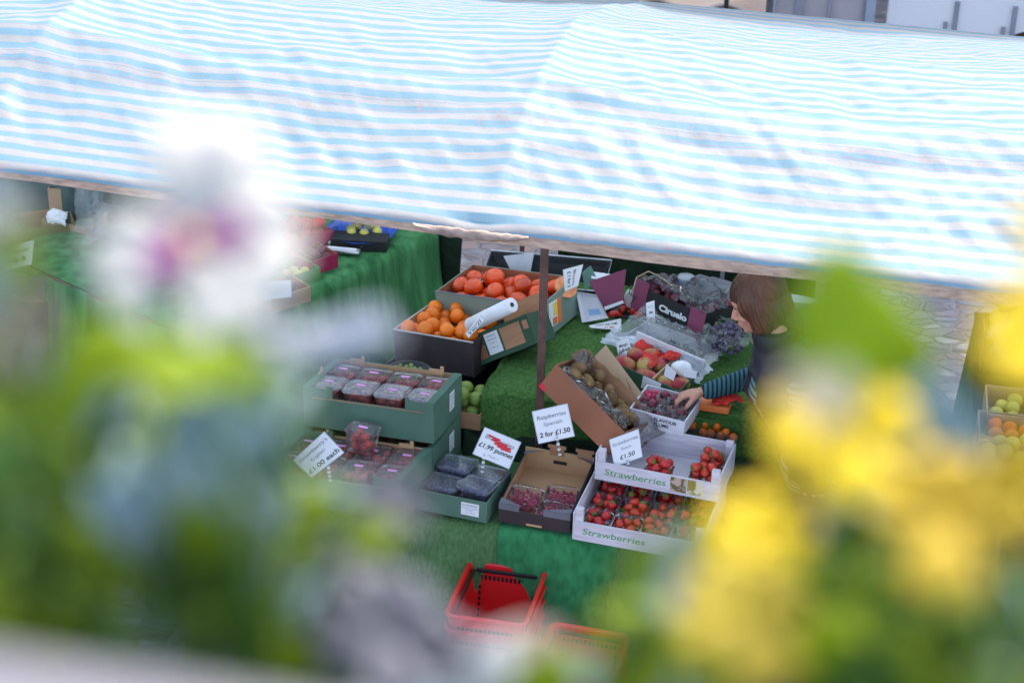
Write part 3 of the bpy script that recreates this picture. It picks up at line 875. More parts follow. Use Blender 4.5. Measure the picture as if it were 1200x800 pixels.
rA = (-17.1, -6.8, -2.4); rB = (-20, -4.5, -4.2)
crates = [((-.493, 6.691, .890), rA, .530, .325, .160, 'green cardboard crate of film covered strawberry punnets, topmost of the left stack', True),
          ((-.492, 6.672, .722), (-16.5, -3, -1.5), .530, .32, .158, 'green cardboard crate directly beneath the topmost one, white label on its end', True),
          ((-.594, 6.395, .728), rB, .550, .29, .165, 'open green cardboard crate in front of the stack with the English strawberry card', False)]
MC = []
for (loc, rot, L, Wd, H, lab, ls) in crates:
    green_crate(loc, rot, L, Wd, H, lab, ls); MC.append(mtx(loc, rot))
rows = ['at the far left', 'second from the left', 'third from the left', 'at the right end']
for ci, (ci_m, L, Wd, H) in enumerate(((MC[0], .53, .325, .160), (MC[2], .550, .29, .165))):
    for r_ in range(2):
        for k in range(4):
            x = -L / 2 + .07 + k * (L - .14) / 3; y = (-.068, .070)[r_]
            m4 = ci_m @ Matrix.Translation((x, y, H - .082)) @ Matrix.Rotation(rnd.gauss(0, .03), 4, 'Z')
            wh = '%s row %s, %s green crate' % (('front', 'back')[r_], rows[k], ('topmost', 'front')[ci])
            lidded(m4, wh, 'English strawberries', .122, .128, .07, k, sticker=True, lidm=film_foil if (ci == 0 and r_ == 0) else None)
            berries(m4, (-.052, .052, -.054, .054, .002), .0155, 34, k + r_ * 9 + ci * 20, strawb_o if (k + r_) % 3 else strawb, 'strawberries', 'strawberries under film, ' + wh, 'strawberries', zmax=.053)
# one punnet standing on top
pm = mtx(at(424, 526, z=.895), (-17, -4, 3))
lidded(pm, 'standing proud on top of the others', 'red strawberries', .118, .10, .085, 77)
berries(pm, (-.050, .050, -.042, .042, .002), .0155, 40, 99, strawb_o, 'strawberries', 'bright red strawberries seen through the side of the punnet standing on top', 'strawberries', zmax=.068)


# -- blueberry box
t = thing('cardboard_box', 'shallow green cardboard box holding four blueberry punnets', 'box', (-.166, 6.385, .722), (-18, -4, 0))
wall_box(MB(), .272, .28, .085, .005).build('box', [card_green, card_brown], t)
label_on_box(t, 'f', .272, .28, .070, .045, .07, .052, [('BLUEBERRIES', .82, .13), ('PRODUCT OF SPAIN', .6, .08), ('CLASS 1', .42, .08), ('12 x 125g', .22, .08)])
MBX = mtx((-.166, 6.385, .722), (-18, -4, 0))
wh = ['front left', 'front right', 'back left', 'back right']
for i, (x, y, z) in enumerate(((-.062, -.058, .045), (.066, -.045, .055), (-.055, .062, .068), (.070, .070, .045))):
    m4 = MBX @ Matrix.Translation((x, y, z)) @ Matrix.Rotation(rnd.gauss(0, .07), 4, 'Z')
    lidded(m4, 'at the %s of the green box' % wh[i], 'blueberries', .135, .122, .045, i, sticker=False, lidm=film_blue)
    berries(m4, (-.055, .055, -.044, .044, .001), .0075, 110, i + 5, blueb, 'blueberries', 'dark blueberries in the %s punnet of the green box' % wh[i], 'blueberries', zmax=.037)

# -- raspberry box
rD = (-14, -.8, .8); lD = (.145, 6.395, .722)
t = thing('cardboard_box', 'dark box with tan inside holding raspberry punnets, mostly empty', 'box', lD, rD)
b = MB(); wall_box(b, .272, .40, .078, .005, 0, 1, front=.72)
for s in (-1, 1):    # raised grey corners, front and back
    x0, x1 = (-.136, -.06) if s < 0 else (.035, .136)
    b.box(x0 - .001, x1, -.202, -.196, .056, .082, 2)
    b.add([(x0 if s < 0 else x1, -.2015, .083), ((x0 + .09) if s < 0 else (x1 - .11), -.2015, .083), (x0 if s < 0 else x1, -.165, .085)], [(0, 1, 2) if s < 0 else (0, 2, 1)], 2)
b.box(-.136, .136, .194, .2005, .078, .10, 1)
b.add([(-.136, .201, .084), (-.136, .165, .086), (-.03, .201, .105), (.136, .201, .084), (.136, .165, .086), (.04, .201, .105)], [(0, 1, 2), (3, 5, 4)], 2)
b.build('box', [card_dark, card_tan, card_grey], t)
for x in (-.01, .10):
    b = MB(); b.box(x - .028, x + .028, .190, .1935, .085, .128); b.box(x - .036, x + .036, .188, .1915, .118, .132); b.build('tab', card_brown, t)
b = MB(); b.box(-.022, .03, .1885, .1925, .050, .062); b.build('hand_hole', card_black, t)
b = MB(); b.box(-.03, .03, -.2025, -.1995, .004, .012); b.build('slot_edge', card_tan, t)
MD = mtx(lD, rD)
for i, (x, y) in enumerate(((-.066, -.072), (.066, -.030), (.068, -.139))):
    m4 = MD @ Matrix.Translation((x, y, .008 if i < 2 else .006)) @ Matrix.Rotation((-.05, .06, -.05)[i], 4, 'Z')
    ww = ('on the left', 'on the right', 'under the front flap')[i]
    lidded(m4, ww + ' of the dark box', 'raspberries', .128, .115, .048, i, sticker=False, lidm=film_thin)
    berries(m4, (-.054, .054, -.048, .048, .001), .0098, 150, i + 50, raspb, 'raspberries', 'pink red raspberries %s of the dark box' % ww, 'raspberries', clus=True, zmax=.039)


# -- white strawberry crates
def white_crate(loc, rot, L, Wd, H, label, pics=False):
    t = thing('wooden_crate', label, 'crate', loc, rot, 'white washed strawberry crates')
    b = MB(); T_ = .008; hf = H * .62
    b.box(-L / 2, L / 2, -Wd / 2, Wd / 2, .004, .010)
    b.box(-L / 2, L / 2, -Wd / 2 - .004, -Wd / 2, .0, hf)
    b.box(-L / 2, L / 2, Wd / 2, Wd / 2 + .004, .0, H * .9)
    b.build('slats', wood_white, t)
    for s in (-1, 1):
        b = MB(); x = s * L / 2
        b.box(min(x, x + s * .006), max(x, x + s * .006), -Wd / 2 - .003, Wd / 2 + .003, .0, H * .88); b.build('end_panel', wood_white, t, bevel=.001)
        for y in (-Wd / 2 + .012, Wd / 2 - .012):
            b = MB(); b.box(min(x - s * .03, x - s * .0005), max(x - s * .03, x - s * .0005), y - .011, y + .011, .010, H); b.build('corner_post', wood_white, t, bevel=.002)
    lt = MB(); text_on(lt, lambda x, z: Vector((x, -Wd / 2 - .0052, z)), 'Strawberries', -L / 2 + .15, hf * .52, .026, .235, bold=.0, shear=.12)
    lt.build('lettering', ink_green, t)
    if pics:
        p = MB(); p.box(-L / 2 + .285, -L / 2 + .345, -Wd / 2 - .0055, -Wd / 2 - .004, .012, hf - .006)
        p.box(-L / 2 + .350, -L / 2 + .41, -Wd / 2 - .0055, -Wd / 2 - .004, .012, hf - .006, 1)
        p.build('printed_picture', [mat('photo_print', (.15, .14, .05), .5, .5, 45, col2=(.60, .42, .36), fac=(.45, .55)), mat('photo_print_two', (.75, .68, .5), .5, .3, 30, col2=(.35, .28, .05), fac=(.48, .6))], t)
    return t


lE, rE = (.532, 6.275, .718), (-16.2, 0, 0)
lF, rF = (.586, 6.395, 718 / 1000 + .133), (-17.8, -1.0, 0)
white_crate(lE, rE, .478, .415, .132, 'lower white washed wooden crate full of open strawberry punnets')
white_crate(lF, rF, .465, .25, .125, 'upper white washed wooden crate nearly empty but for a few strawberry punnets', True)
ME_, MF = mtx(lE, rE), mtx(lF, rF)
pos = ['first from the left', 'second from the left', 'third from the left', 'fourth from the left']
for r_ in range(3):
    for k in range(4):
        x = -.168 + k * .112; y = -.145 + r_ * .112
        m4 = ME_ @ Matrix.Translation((x, y, .020 + r_ * .002)) @ Matrix.Rotation(rnd.gauss(0, .04), 4, 'Z')
        wl = '%s row, %s, lower white crate' % (('front', 'middle', 'back')[r_], pos[k])
        punnet('open_punnet', 'open clear punnet of strawberries, ' + wl, m4, .108, .106, .048, False, 'open strawberry punnets')
        n = 11 if r_ < 2 else 8
        fill('sr' if k == 0 or r_ == 2 else 'so', m4, (-.050, .050, -.048, .048, .002), .0175, n, 300 + r_ * 7 + k, 'ripe strawberry in the punnet %s' % wl, 'strawberry', 'strawberries in open punnets', .0165, zmax=.058)
for i, (x, y, key, n, wl) in enumerate(((-.008, -.060, 'sr', 12, 'standing alone in the middle of the upper white crate'), (.172, .055, 'so', 11, 'in the back right corner of the upper white crate'), (.160, -.062, 'so', 11, 'in the front right corner of the upper white crate'))):
    m4 = MF @ Matrix.Translation((x, y, .012)) @ Matrix.Rotation(.05 * i, 4, 'Z')
    punnet('open_punnet', 'open clear punnet of strawberries ' + wl, m4, .105, .10, .045, False, 'open strawberry punnets')
    fill(key, m4, (-.048, .048, -.046, .046, .002), .0175, n + 1, 400 + i, 'ripe strawberry in the punnet ' + wl, 'strawberry', 'strawberries in open punnets', .0155)
MB
b = MB().ell((0, 0, 0), (.012, .008, .003), 10, 6); o = b.build('dark_leaf', card_black, None, smooth=True); o.matrix_basis = MF @ Matrix.Translation((-.075, -.085, .014))
tag(o, 'small dark dried leaf lying on the floor of the upper white crate', 'leaf')

# -- orange boxes
lG, rG = (-.235, 7.262, .868), (-28, -2.5, -6)
t = thing('cardboard_box', 'dark brown cardboard box piled with small oranges', 'box', lG, rG)
wall_box(MB(), .375, .33, .150, .006, 0, 1).build('box', [card_dark, card_brown], t)
e = MB(); e.box(-.1885, .1885, -.1665, -.158, .1502, .1535); e.box(-.1885, -.182, -.165, .165, .1502, .1535); e.build('rim', mat('pale_rim', (.5, .45, .42), .8), t)
MG = mtx(lG, rG)
fill('orange', MG, (-.180, .180, -.158, .150, .02), .0325, 96, 11, 'small bright orange in the dark brown box', 'orange', 'oranges in the dark brown box', .037, zmax=.160)
lH, rH = (-.012, 7.45, .945), (-29.5, 1.0, -8)
t = thing('cardboard_box', 'grey green cardboard box of large orange red tomatoes behind the smaller oranges', 'box', lH, rH)
wall_box(MB(), .51, .30, .160, .006, 0, 1).build('box', [card_sage, card_red], t)
e = MB(); e.box(-.2555, .2555, -.153, -.144, .1602, .163); e.build('front_rim', card_grey, t)
label_on_box(t, 'r', .51, .30, -.045, .085, .100, .105, [('CLASS 1', .85, .07)], [(.36, .64, .38, .92, 3), (.68, .98, .0, 1.0, 4), (.28, .62, .04, .32, 4)], ang=-.1)
e = MB(); e.box(.2545, .2565, .05, .085, .115, .140); e.build('hand_hole', card_red, t)
MH = mtx(lH, rH)
fill('tomato', MH, (-.245, .245, -.142, .142, .035), .037, 60, 21, 'large orange red tomato in the box behind the oranges', 'tomato', 'large tomatoes behind the oranges', .040, up=True, zmax=.165)
hm = at(663, 336, z=1.13)
ht = MB(); ht.lathe([(0, -.045), (.025, -.04), (.043, -.022), (.05, 0)], 18); ht.add([(.05 * math.cos(2 * PI * k / 18), .05 * math.sin(2 * PI * k / 18), 0) for k in range(18)], [tuple(range(18))], 1)
o = ht.build('halved_fruit', [tomato_m, flesh], None, smooth=False); o.matrix_basis = Matrix.Translation(hm + Vector((0, 0, 0))) @ Matrix.Rotation(R(35), 4, 'X') @ Matrix.Rotation(R(20), 4, 'Y')
tag(o, 'halved orange melon showing its flesh beside the leaning price card', 'fruit')

# leaning empty green box with brown panels
lI, rI = (.022, 7.105, .975), (-31.6, -14.8, -34)
t = thing('cardboard_box', 'empty dark green and brown cardboard box leaning askew beside the front pole', 'box', lI, rI)
b = MB(); wall_box(b, .300, .16, .125, .005, 0, 1); b.build('box', [card_green2, card_brown], t)
b = MB(); b.box(.005, .105, -.0815, -.0795, .020, .110); b.build('printed_panel', card_brown, t)
b = MB(); b.box(-.140, -.085, -.0815, -.0795, .018, .072); b.build('printed_panel', card_red, t)
b = MB(); b.box(.118, .142, -.0815, -.0795, .07, .105); b.build('printed_panel', card_brown, t)
label_on_box(t, 'f', .300, .16, -.040, .066, .068, .088, [('SPAIN', .85, .10), ('ORANGES', .68, .08), ('CAT 1', .5, .08), ('CAL 5', .3, .08)])
label_on_box(t, 'f', .300, .16, -.122, .108, .035, .014, [])
b = MB(); b.box(-.145, .145, .0745, .0800, .125, .195); b.build('back_flap', card_brown, t)
b = MB(); b.box(-.085, -.055, .071, .0742, .12, .15); b.build('hand_hole', card_black, t)

# black crates that carry them
def vent_crate(loc, yaw, L, Wd, H, label):
    t = thing('plastic_crate', label, 'crate', loc, (yaw, 0, 0), 'black plastic crates under the orange boxes')
    b = MB(); wall_box(b, L, Wd, H, .008); b.box(-L / 2 - .006, L / 2 + .006, -Wd / 2 - .006, -Wd / 2 - .0005, H - .02, H); b.build('shell', [black_p, black_p], t)
    for k in range(6):
        r_ = MB(); x = -L / 2 + .05 + k * (L - .1) / 5; r_.box(x - .004, x + .004, -Wd / 2 - .005, -Wd / 2 - .0004, .01, H - .022); r_.build('rib', black_p, t)


for k in range(4):
    vent_crate((-.22, 7.28, k * .212), -28, .48, .42, .208, 'black plastic crate under the oranges, %s of its stack' % ('lowest', 'second', 'third', 'topmost')[k])
    vent_crate((-.02, 7.66, k * .23), -29, .52, .34, .225, 'black plastic crate under the large tomatoes, %s of its stack' % ('lowest', 'second', 'third', 'topmost')[k])
for k in range(3):
    vent_crate((-1.02, 7.18, k * .21), -12, .5, .4, .205, 'black plastic crate in the shade left of the strawberry stack, %s of three' % ('lowest', 'middle', 'topmost')[k])

# pears and grapes peeping out between
pb = at(551, 480, z=.84)
t = thing('cardboard_box', 'small brown carton of green pears squeezed right of the green stack', 'box', (pb.x, pb.y, .80), (-15, 0, 0))
wall_box(MB(), .13, .16, .07).build('box', [card_brown, card_beige], t)
MP = mtx((pb.x, pb.y, .80), (-15, 0, 0))
fill('pear', MP, (-.06, .06, -.075, .075, .02), .030, 7, 5, 'green pear in the small brown carton', 'pear', 'pears in the small carton', .031)
vent_crate((pb.x + .0, pb.y + .0, .70), -15, .13, .16, .095, 'small black crate under the pears')
gb = at(478, 441, z=.98)
t = thing('black_bowl', 'black plastic bowl of green grapes behind the topmost green crate', 'bowl', (gb.x, gb.y, .95), (0, 0, 0))
MB().lathe([(0, 0), (.07, .002), (.095, .045), (.10, .05), (.092, .046), (.066, .008), (0, .006)], 24).build('bowl', black_p, t, smooth=True)
berries(Matrix.Translation((gb.x, gb.y, .96)), (-.06, .06, -.06, .06, .0), .010, 60, 3, grape_m, 'green_grapes', 'green grapes heaped in the black bowl', 'grapes')
vent_crate((gb.x, gb.y, .84), -12, .24, .24, .108, 'black plastic crate under the grape bowl')

# roll of white bags
ra, rb = at(600, 357, z=1.26), at(551, 381, z=1.09)
t = thing('bag_roll', 'roll of white plastic bags lying across the orange boxes', 'roll', ra)
ax = (rb - ra).normalized(); sd_ = ax.cross(Vector((0, 0, 1))).normalized(); up_ = sd_.cross(ax)
prf = []; n = 22
for (r_, s) in ((.009, 0), (.029, .0), (.030, .004), (.030, .99), (.024, 1.0), (.0, 1.0)):
    prf.append([ra + ax * ((rb - ra).length * s) + (sd_ * math.cos(2 * PI * k / n) + up_ * math.sin(2 * PI * k / n)) * r_ for k in range(n)])
b = MB(); b.add([v for r_ in prf for v in r_], [(i * n + k, i * n + (k + 1) % n, (i + 1) * n + (k + 1) % n, (i + 1) * n + k) for i in range(len(prf) - 1) for k in range(n)])
part(b, 'roll', tissue_white, t, smooth=True)
b = MB(); b.tube([ra - ax * .0015, ra + ax * .05], .0095, 14); part(b, 'core', card_dark, t)
b = MB(); b.grid(14, 6, lambda s, q: rb + ax * (.05 * s - .01) + sd_ * (.03 - .05 * q) - up_ * (.0 + .07 * s * s) + Vector((0, 0, .012 * math.sin(s * 9 + q * 4))), thick=.001)
part(b, 'loose_end', tissue_white, t, smooth=True)


# ------------------------------------------------------------------ price cards
def card(corners, base, name, label, lines, nrm=None, scrib=False, cat='price card', clip=None, border=True, m=None, logo=None):
    """corners: top left, top right, bottom right, bottom left (pixels); base: a point the card passes through"""
    n = nrm or (CAM - base).normalized()
    Q = [on_plane(x, y, base, n) for x, y in corners]
    c0 = sum(Q, Vector()) / 4
    t = thing(name, label, cat, c0)
    nn = (Q[1] - Q[0]).cross(Q[3] - Q[0]).normalized()
    if nn.dot(CAM - c0) < 0: nn = -nn
    def bl_(x, y, o=0): return (Q[3] * (1 - x) + Q[2] * x) * (1 - y) + (Q[0] * (1 - x) + Q[1] * x) * y + nn * o
    sh = MB()
    e = .0
    P4 = [bl_(-.0, -.0), bl_(1., -.0), bl_(1., 1.), bl_(-.0, 1.)]
    sh.add(P4 + [p - nn * .0015 for p in P4], [(0, 1, 2, 3), (7, 6, 5, 4), (0, 4, 5, 1), (1, 5, 6, 2), (2, 6, 7, 3), (3, 7, 4, 0)])
    part(sh, 'laminated_sheet' if border else 'sheet', laminate if border else (m or paper), t)
    if border:
        p = MB(); k = .022
        p.add([bl_(k, k, .0008), bl_(1 - k, k, .0008), bl_(1 - k, 1 - k, .0008), bl_(k, 1 - k, .0008)], [(0, 1, 2, 3)]); part(p, 'paper', m or paper, t)
    if lines:
        tx = MB()
        for (txt, x, y, h, w_, bold, mi) in lines: text_on(tx, lambda a, b_: bl_(a, b_, .0018), txt, x, y, h, w_, bold=bold, shear=.1, mi=mi)
        part(tx, 'lettering', [ink, ink_grey, ink_red], t)
    if scrib:
        s = MB(); r2 = random.Random(3)
        pts = [(.18, .80), (.50, .78), (.28, .70), (.72, .70), (.38, .62), (.84, .64), (.48, .57), (.86, .56), (.60, .53)]
        for (a, b_) in zip(pts, pts[1:]):
            d = .03; s.add([bl_(a[0], a[1] - d, .0026), bl_(b_[0], b_[1] - d, .0026), bl_(b_[0], b_[1] + d, .0027), bl_(a[0], a[1] + d, .0027)], [(0, 1, 2, 3)])
        part(s, 'red_scribble', ink_red, t)
    if logo:
        s = MB()
        for k in range(14):
            a0, a1 = R(-60 + k * 9), R(-60 + (k + 1) * 9); wd = .012 + .012 * math.sin(PI * k / 14)
            f_ = lambda a, r_: bl_(.46 + r_ * math.cos(a) * .34, .42 + r_ * math.sin(a) * .40, .0015)
            s.add([f_(a0, 1 - wd), f_(a1, 1 - wd), f_(a1, 1 + wd), f_(a0, 1 + wd)], [(0, 1, 2, 3)])
        part(s, 'curved_mark', ink, t)
    if clip:
        (x0, y0), (x1, y1), zz = clip
        a = on_plane(x0, y0, base - n * .004, n); e_ = on_plane(x1, y1, base - n * .02, n)
        c_ = MB(); c_.tube([a + (e_ - a) * (-.3), a, e_], [.004, .005, .006], 8); part(c_, 'clip', film_bag2, t, smooth=True)
        c_ = MB()
        for k in range(4):
            q = a + (e_ - a) * (k / 3); c_.ell(q, (.007, .007, .006), 8, 6)
        part(c_, 'clip_joint', white_p, t, smooth=True)
    return t


def tilt_n(yaw=0, el=35):
    return Vector((math.sin(R(yaw)) * math.cos(R(el)), -math.cos(R(yaw)) * math.cos(R(el)), math.sin(R(el))))


card([(380, 505), (403.6, 530), (365, 559.6), (343, 539)][3:] + [(380, 505), (403.6, 530), (365, 559.6)], at(373, 540, z=.955), 'price_card', "white price card reading Strawberry's English £1.00 each", [
    ("Strawberry's", .50, .78, .13, .86, .005, 1), ('English', .50, .53, .11, .42, 0, 1), ('£1.00 each', .5, .22, .17, .90, .02, 0)], tilt_n(-5, 30), clip=((385, 548), (387, 562), 0))
card([(568, 500), (611, 518), (596.6, 549.6), (553.6, 531.6)], at(581, 545, z=.87), 'price_card', 'white price card with its top line scribbled out in red reading £1.99 punnet', [
    ('Blueberries', .50, .75, .15, .78, .005, 1), ('£1.99 punnet', .5, .42, .16, .92, .02, 0), ('Class 1', .5, .16, .07, .28, 0, 1)], tilt_n(5, 25), True, clip=((567, 536), (565, 552), 0))
card([(623, 482), (665, 472.4), (673.6, 511), (631, 520)], at(650, 520, z=1.0), 'price_card', 'white price card reading Raspberries Spanish 2 for £1.50', [
    ('Raspberries', .50, .76, .12, .80, .005, 1), ('Spanish', .50, .54, .11, .52, 0, 1), ('2 for £1.50', .5, .24, .14, .84, .02, 0), ('Class 1', .5, .07, .04, .16, 0, 1)], tilt_n(0, 20), clip=((653, 514), (656, 532), 0))
card([(713.6, 515), (748.6, 502), (753, 535), (720, 547)], at(735, 552, z=.90), 'price_card', 'white price card reading Strawberries Dutch £1.50', [
    ('Strawberries', .50, .76, .12, .86, .0, 1), ('Dutch', .50, .53, .09, .34, 0, 1), ('£1.50', .5, .25, .15, .52, .01, 0), ('Class 1', .5, .08, .05, .2, 0, 1)], tilt_n(0, 20), clip=((736, 543), (738, 556), 0))
card([(721.6, 401), (737, 394.4), (740.6, 414.4), (725, 420)], at(731, 420, z=1.02), 'price_card', 'small white price card reading Mango £1.50 each beside the beige flap', [
    ('Mango', .50, .68, .18, .64, .01, 0), ('£1.50 each', .5, .38, .18, .84, .02, 0), ('Class 1', .5, .16, .06, .3, 0, 1)], tilt_n(0, 25), clip=((732, 418), (732, 428), 0))
card([(659.5, 316), (683.5, 309.5), (677.5, 335), (661.8, 341.8)], at(668, 332, z=1.16), 'price_card', 'white price card with sideways writing standing over the large tomatoes', [], tilt_n(-15, 20))
o = [x for x in bpy.data.objects if x.get('label', '').startswith('white price card with sideways')][0]
# its writing runs downwards
Qs = [on_plane(x, y, at(668, 332, z=1.16), tilt_n(-15, 20)) for x, y in ((659.5, 316), (683.5, 309.5), (677.5, 335), (661.8, 341.8))]
nn = tilt_n(-15, 20)
def sb(x, y): return (Qs[3] * (1 - x) + Qs[2] * x) * (1 - y) + (Qs[0] * (1 - x) + Qs[1] * x) * y + nn * .003
tx = MB(); text_on(tx, sb, 'Mineola', .62, .5, .16, .72, .01, 0, 1, ang=-PI / 2); text_on(tx, sb, '£ 1 for 2', .33, .48, .18, .72, .02, 0, 0, ang=-PI / 2)
part(tx, 'lettering', [ink, ink_grey], o)
card([(545.5, 391), (563, 369), (568, 375), (549, 396)], at(556, 382, z=1.17), 'price_card', 'narrow white price card slanting across the oranges', [
    ('Oranges', .5, .70, .28, .8, .02, 1), ('5 for £1', .5, .32, .30, .72, .03, 0)], tilt_n(-20, 15))
card([(757, 355), (767, 352), (768, 379.5), (758.7, 381.8)], at(762, 368, z=1.10), 'price_card', 'tall narrow white price tag stuck in front of the dark plum box', [
    ('Plums', .5, .80, .06, .6, .0, 1), ('50p', .5, .55, .09, .5, .02, 0), ('lb', .5, .28, .08, .3, .02, 2)], tilt_n(0, 20), border=False)
card([(689.5, 381.5), (728, 373), (728.5, 387), (692, 384)], at(710, 381, z=.985), 'price_card', 'white price card lying flat on the green cloth', [
    ('CHERRY VINE TOMS', .52, .62, .22, .7, .02, 0), ('£1.00', .6, .25, .2, .3, .02, 2)], tilt_n(5, 70))

# folded open lids and flaps
card([(710, 404), (753, 460), (747, 477), (693, 421)][0:1] + [(753, 462), (744, 478), (693, 421)], at(722, 440, z=1.06), 'cardboard_flap', 'beige cardboard flap with a black curved mark behind the kiwi box', [], tilt_n(-25, 38), cat='cardboard', border=False, m=card_beige, logo=True)
card([(690, 330), (733.7, 315), (730, 353), (708, 360.5)], at(715, 338, z=1.10), 'open_cardboard', 'purple cardboard lid standing open beside the red peppers', [], tilt_n(-10, 20), cat='cardboard', border=False, m=card_purple)
card([(708, 359.5), (729.5, 352), (731, 355), (709, 363.5)], at(715, 345, z=1.09), 'cardboard_strip', 'white cardboard edge below the purple lid', [], tilt_n(-10, 20), cat='cardboard', border=False, m=card_white)
card([(682, 319), (692, 311), (699, 325), (686, 341)], at(692, 328, z=1.10), 'cardboard_flap', 'small pale green cardboard flap between the price card and the purple lid', [], tilt_n(-10, 20), cat='cardboard', border=False, m=mat('pale_green_card', (.16, .30, .24), .7))
tr = thing('foam_tray', 'white tray tipped on its side left of the purple lid', 'tray', at(694, 360, z=1.03))
nT = tilt_n(-20, 30); QT = [on_plane(x, y, at(694, 360, z=1.03), nT) for x, y in ((675, 341), (699, 345), (713, 372.5), (682, 378))]
cT = sum(QT, Vector()) / 4
b = MB(); inn = [cT + (q_ - cT) * .78 - nT * .022 for q_ in QT]
b.add(QT + inn, [(0, 1, 5, 4), (1, 2, 6, 5), (2, 3, 7, 6), (3, 0, 4, 7), (4, 5, 6, 7)]); b.add([q_ - nT * .003 for q_ in QT] + [q_ - nT * .003 for q_ in inn], [(4, 5, 1, 0), (5, 6, 2, 1), (6, 7, 3, 2), (7, 4, 0, 3), (7, 6, 5, 4)])
part(b, 'tray', card_white, tr)
b = MB(); lb_ = lambda x, y: inn[3] * (1 - x) * (1 - y) + inn[2] * x * (1 - y) + inn[1] * x * y + inn[0] * (1 - x) * y + nT * .001
b.add([lb_(.25, .12), lb_(.85, .12), lb_(.85, .40), lb_(.25, .40)], [(0, 1, 2, 3)]); part(b, 'blue_label', ink_blue, tr)

# chillies
for i, (x, y, a, l) in enumerate(((738, 355, -20, .06), (722, 370, 5, .06), (731, 364, 50, .045), (746, 368, -35, .06), (734, 360, -50, .06), (751, 371, 10, .05))):
    p = at(x, y, z=.98 + .01 * (i % 2)); d = Vector((math.cos(R(a)), math.sin(R(a)) * 1.2, 0)).normalized()
    t = thing('red_pepper', 'long red pepper in the heap below the purple lid', 'pepper', p, None, 'red peppers below the purple lid')
    b = MB(); b.tube([p + d * (l * (k / 5 - .5)) + Vector((0, 0, .012 * math.sin(k * .7))) for k in range(6)], [.012, .016, .014, .011, .007, .002], 10); part(b, 'pepper', tomato_r, t, smooth=True)
    b = MB(); b.tube([p - d * l * .5, p - d * (l * .5 + .018)], .003, 5); part(b, 'stalk', leafy, t)
o = MB().ell((0, 0, 0), (.07, .05, .02), 18, 8, wob=.8).build('black_bag', black_p, None, smooth=True); o.location = at(731, 366, z=.965)
tag(o, 'crumpled black plastic under the red peppers', 'bag')

# kiwi box
lT, rT = (.295, 6.592, .985), (-31, -15, 28)
t = thing('cardboard_box', 'reddish brown kiwi box tipped towards the right in front of the pole', 'box', lT, rT)
b = MB(); wall_box(b, .375, .235, .118, .005, 0, 1); b.build('box', [card_red, card_brown], t)
b = MB(); b.box(-.188, -.160, -.1192, -.1176, .0, .02); b.build('printed_corner', ink_red, t)
b = MB(); b.grid(16, 6, lambda s, q: (-.187 + .375 * s, .1175 - .004 + .012 * q * math.sin(s * 13) * .3, .118 + .03 * q * (1 - .8 * abs(s - .5)) + .004 * math.sin(s * 31)), thick=.002); b.build('torn_flap', card_brown, t)
MT = mtx(lT, rT)
for i, (x, y, z, ri) in enumerate(pack(-.180, .180, -.112, .112, .03, .025, 62, 17)):
    if z < .125: place('kiwi', MT @ Matrix.Translation((x, y, z)) @ rot_rand(), 'brown kiwi fruit in the tipped reddish box', 'kiwi', 'kiwi fruit in the tipped box', 1)


def crumple(M4, L, Wd, amp, seed, m, name, label, cat='bag', dome=.03, n=44, sc_=1.0):
    n = max(12, int(n * .55)); jr = random.Random(int(seed * 10))
    def fn(s, q):
        x = (s - .5) * L; y = (q - .5) * Wd
        p = Vector((x * 11 * sc_, y * 11 * sc_, seed))
        e = math.sin(PI * s) * math.sin(PI * q)
        z = dome * e ** .5 + amp * (noise.noise(p) + .6 * abs(noise.noise(p * 2.3)) + .45 * abs(noise.noise(p * 5.1)))
        j_ = .35 * L / n
        return (x + amp * .6 * noise.noise(p * 1.7 + Vector((3, 0, 0))) + jr.uniform(-j_, j_), y + amp * .6 * noise.noise(p * 1.7 + Vector((0, 5, 0))) + jr.uniform(-j_, j_), z + jr.uniform(-.1, .1) * amp)
    b = MB(); b.grid(n, n, fn); o = b.build(name, m, None, smooth=False); o.matrix_basis = M4; tag(o, label, cat); return o


crumple(MT @ Matrix.Translation((-.005, -.07, .105)), .34, .09, .028, 4.2, film_bag, 'plastic_liner', 'crumpled clear liner over the kiwi fruit', 'liner', .02)
crumple(MT @ Matrix.Translation((-.15, .03, .125)), .09, .12, .03, 8.2, film_bag, 'plastic_liner', 'clear liner bunched at the top corner of the kiwi box', 'liner', .03, n=24)
for i, (dx, dy) in enumerate(((-.185, .045), (-.175, .075), (-.19, .01))):
    place('kiwi', MT @ Matrix.Translation((dx + .01, dy, .145)) @ rot_rand(), 'brown kiwi fruit perched at the top corner of the tipped box', 'kiwi', 'kiwi perched on the box corner', .8)
crumple(MT @ Matrix.Translation((.185, .05, .10)) @ Matrix.Rotation(R(55), 4, 'Y'), .12, .16, .04, 3.2, film_bag, 'plastic_liner', 'clear liner spilling from the low end of the kiwi box', 'liner', .04, n=26)

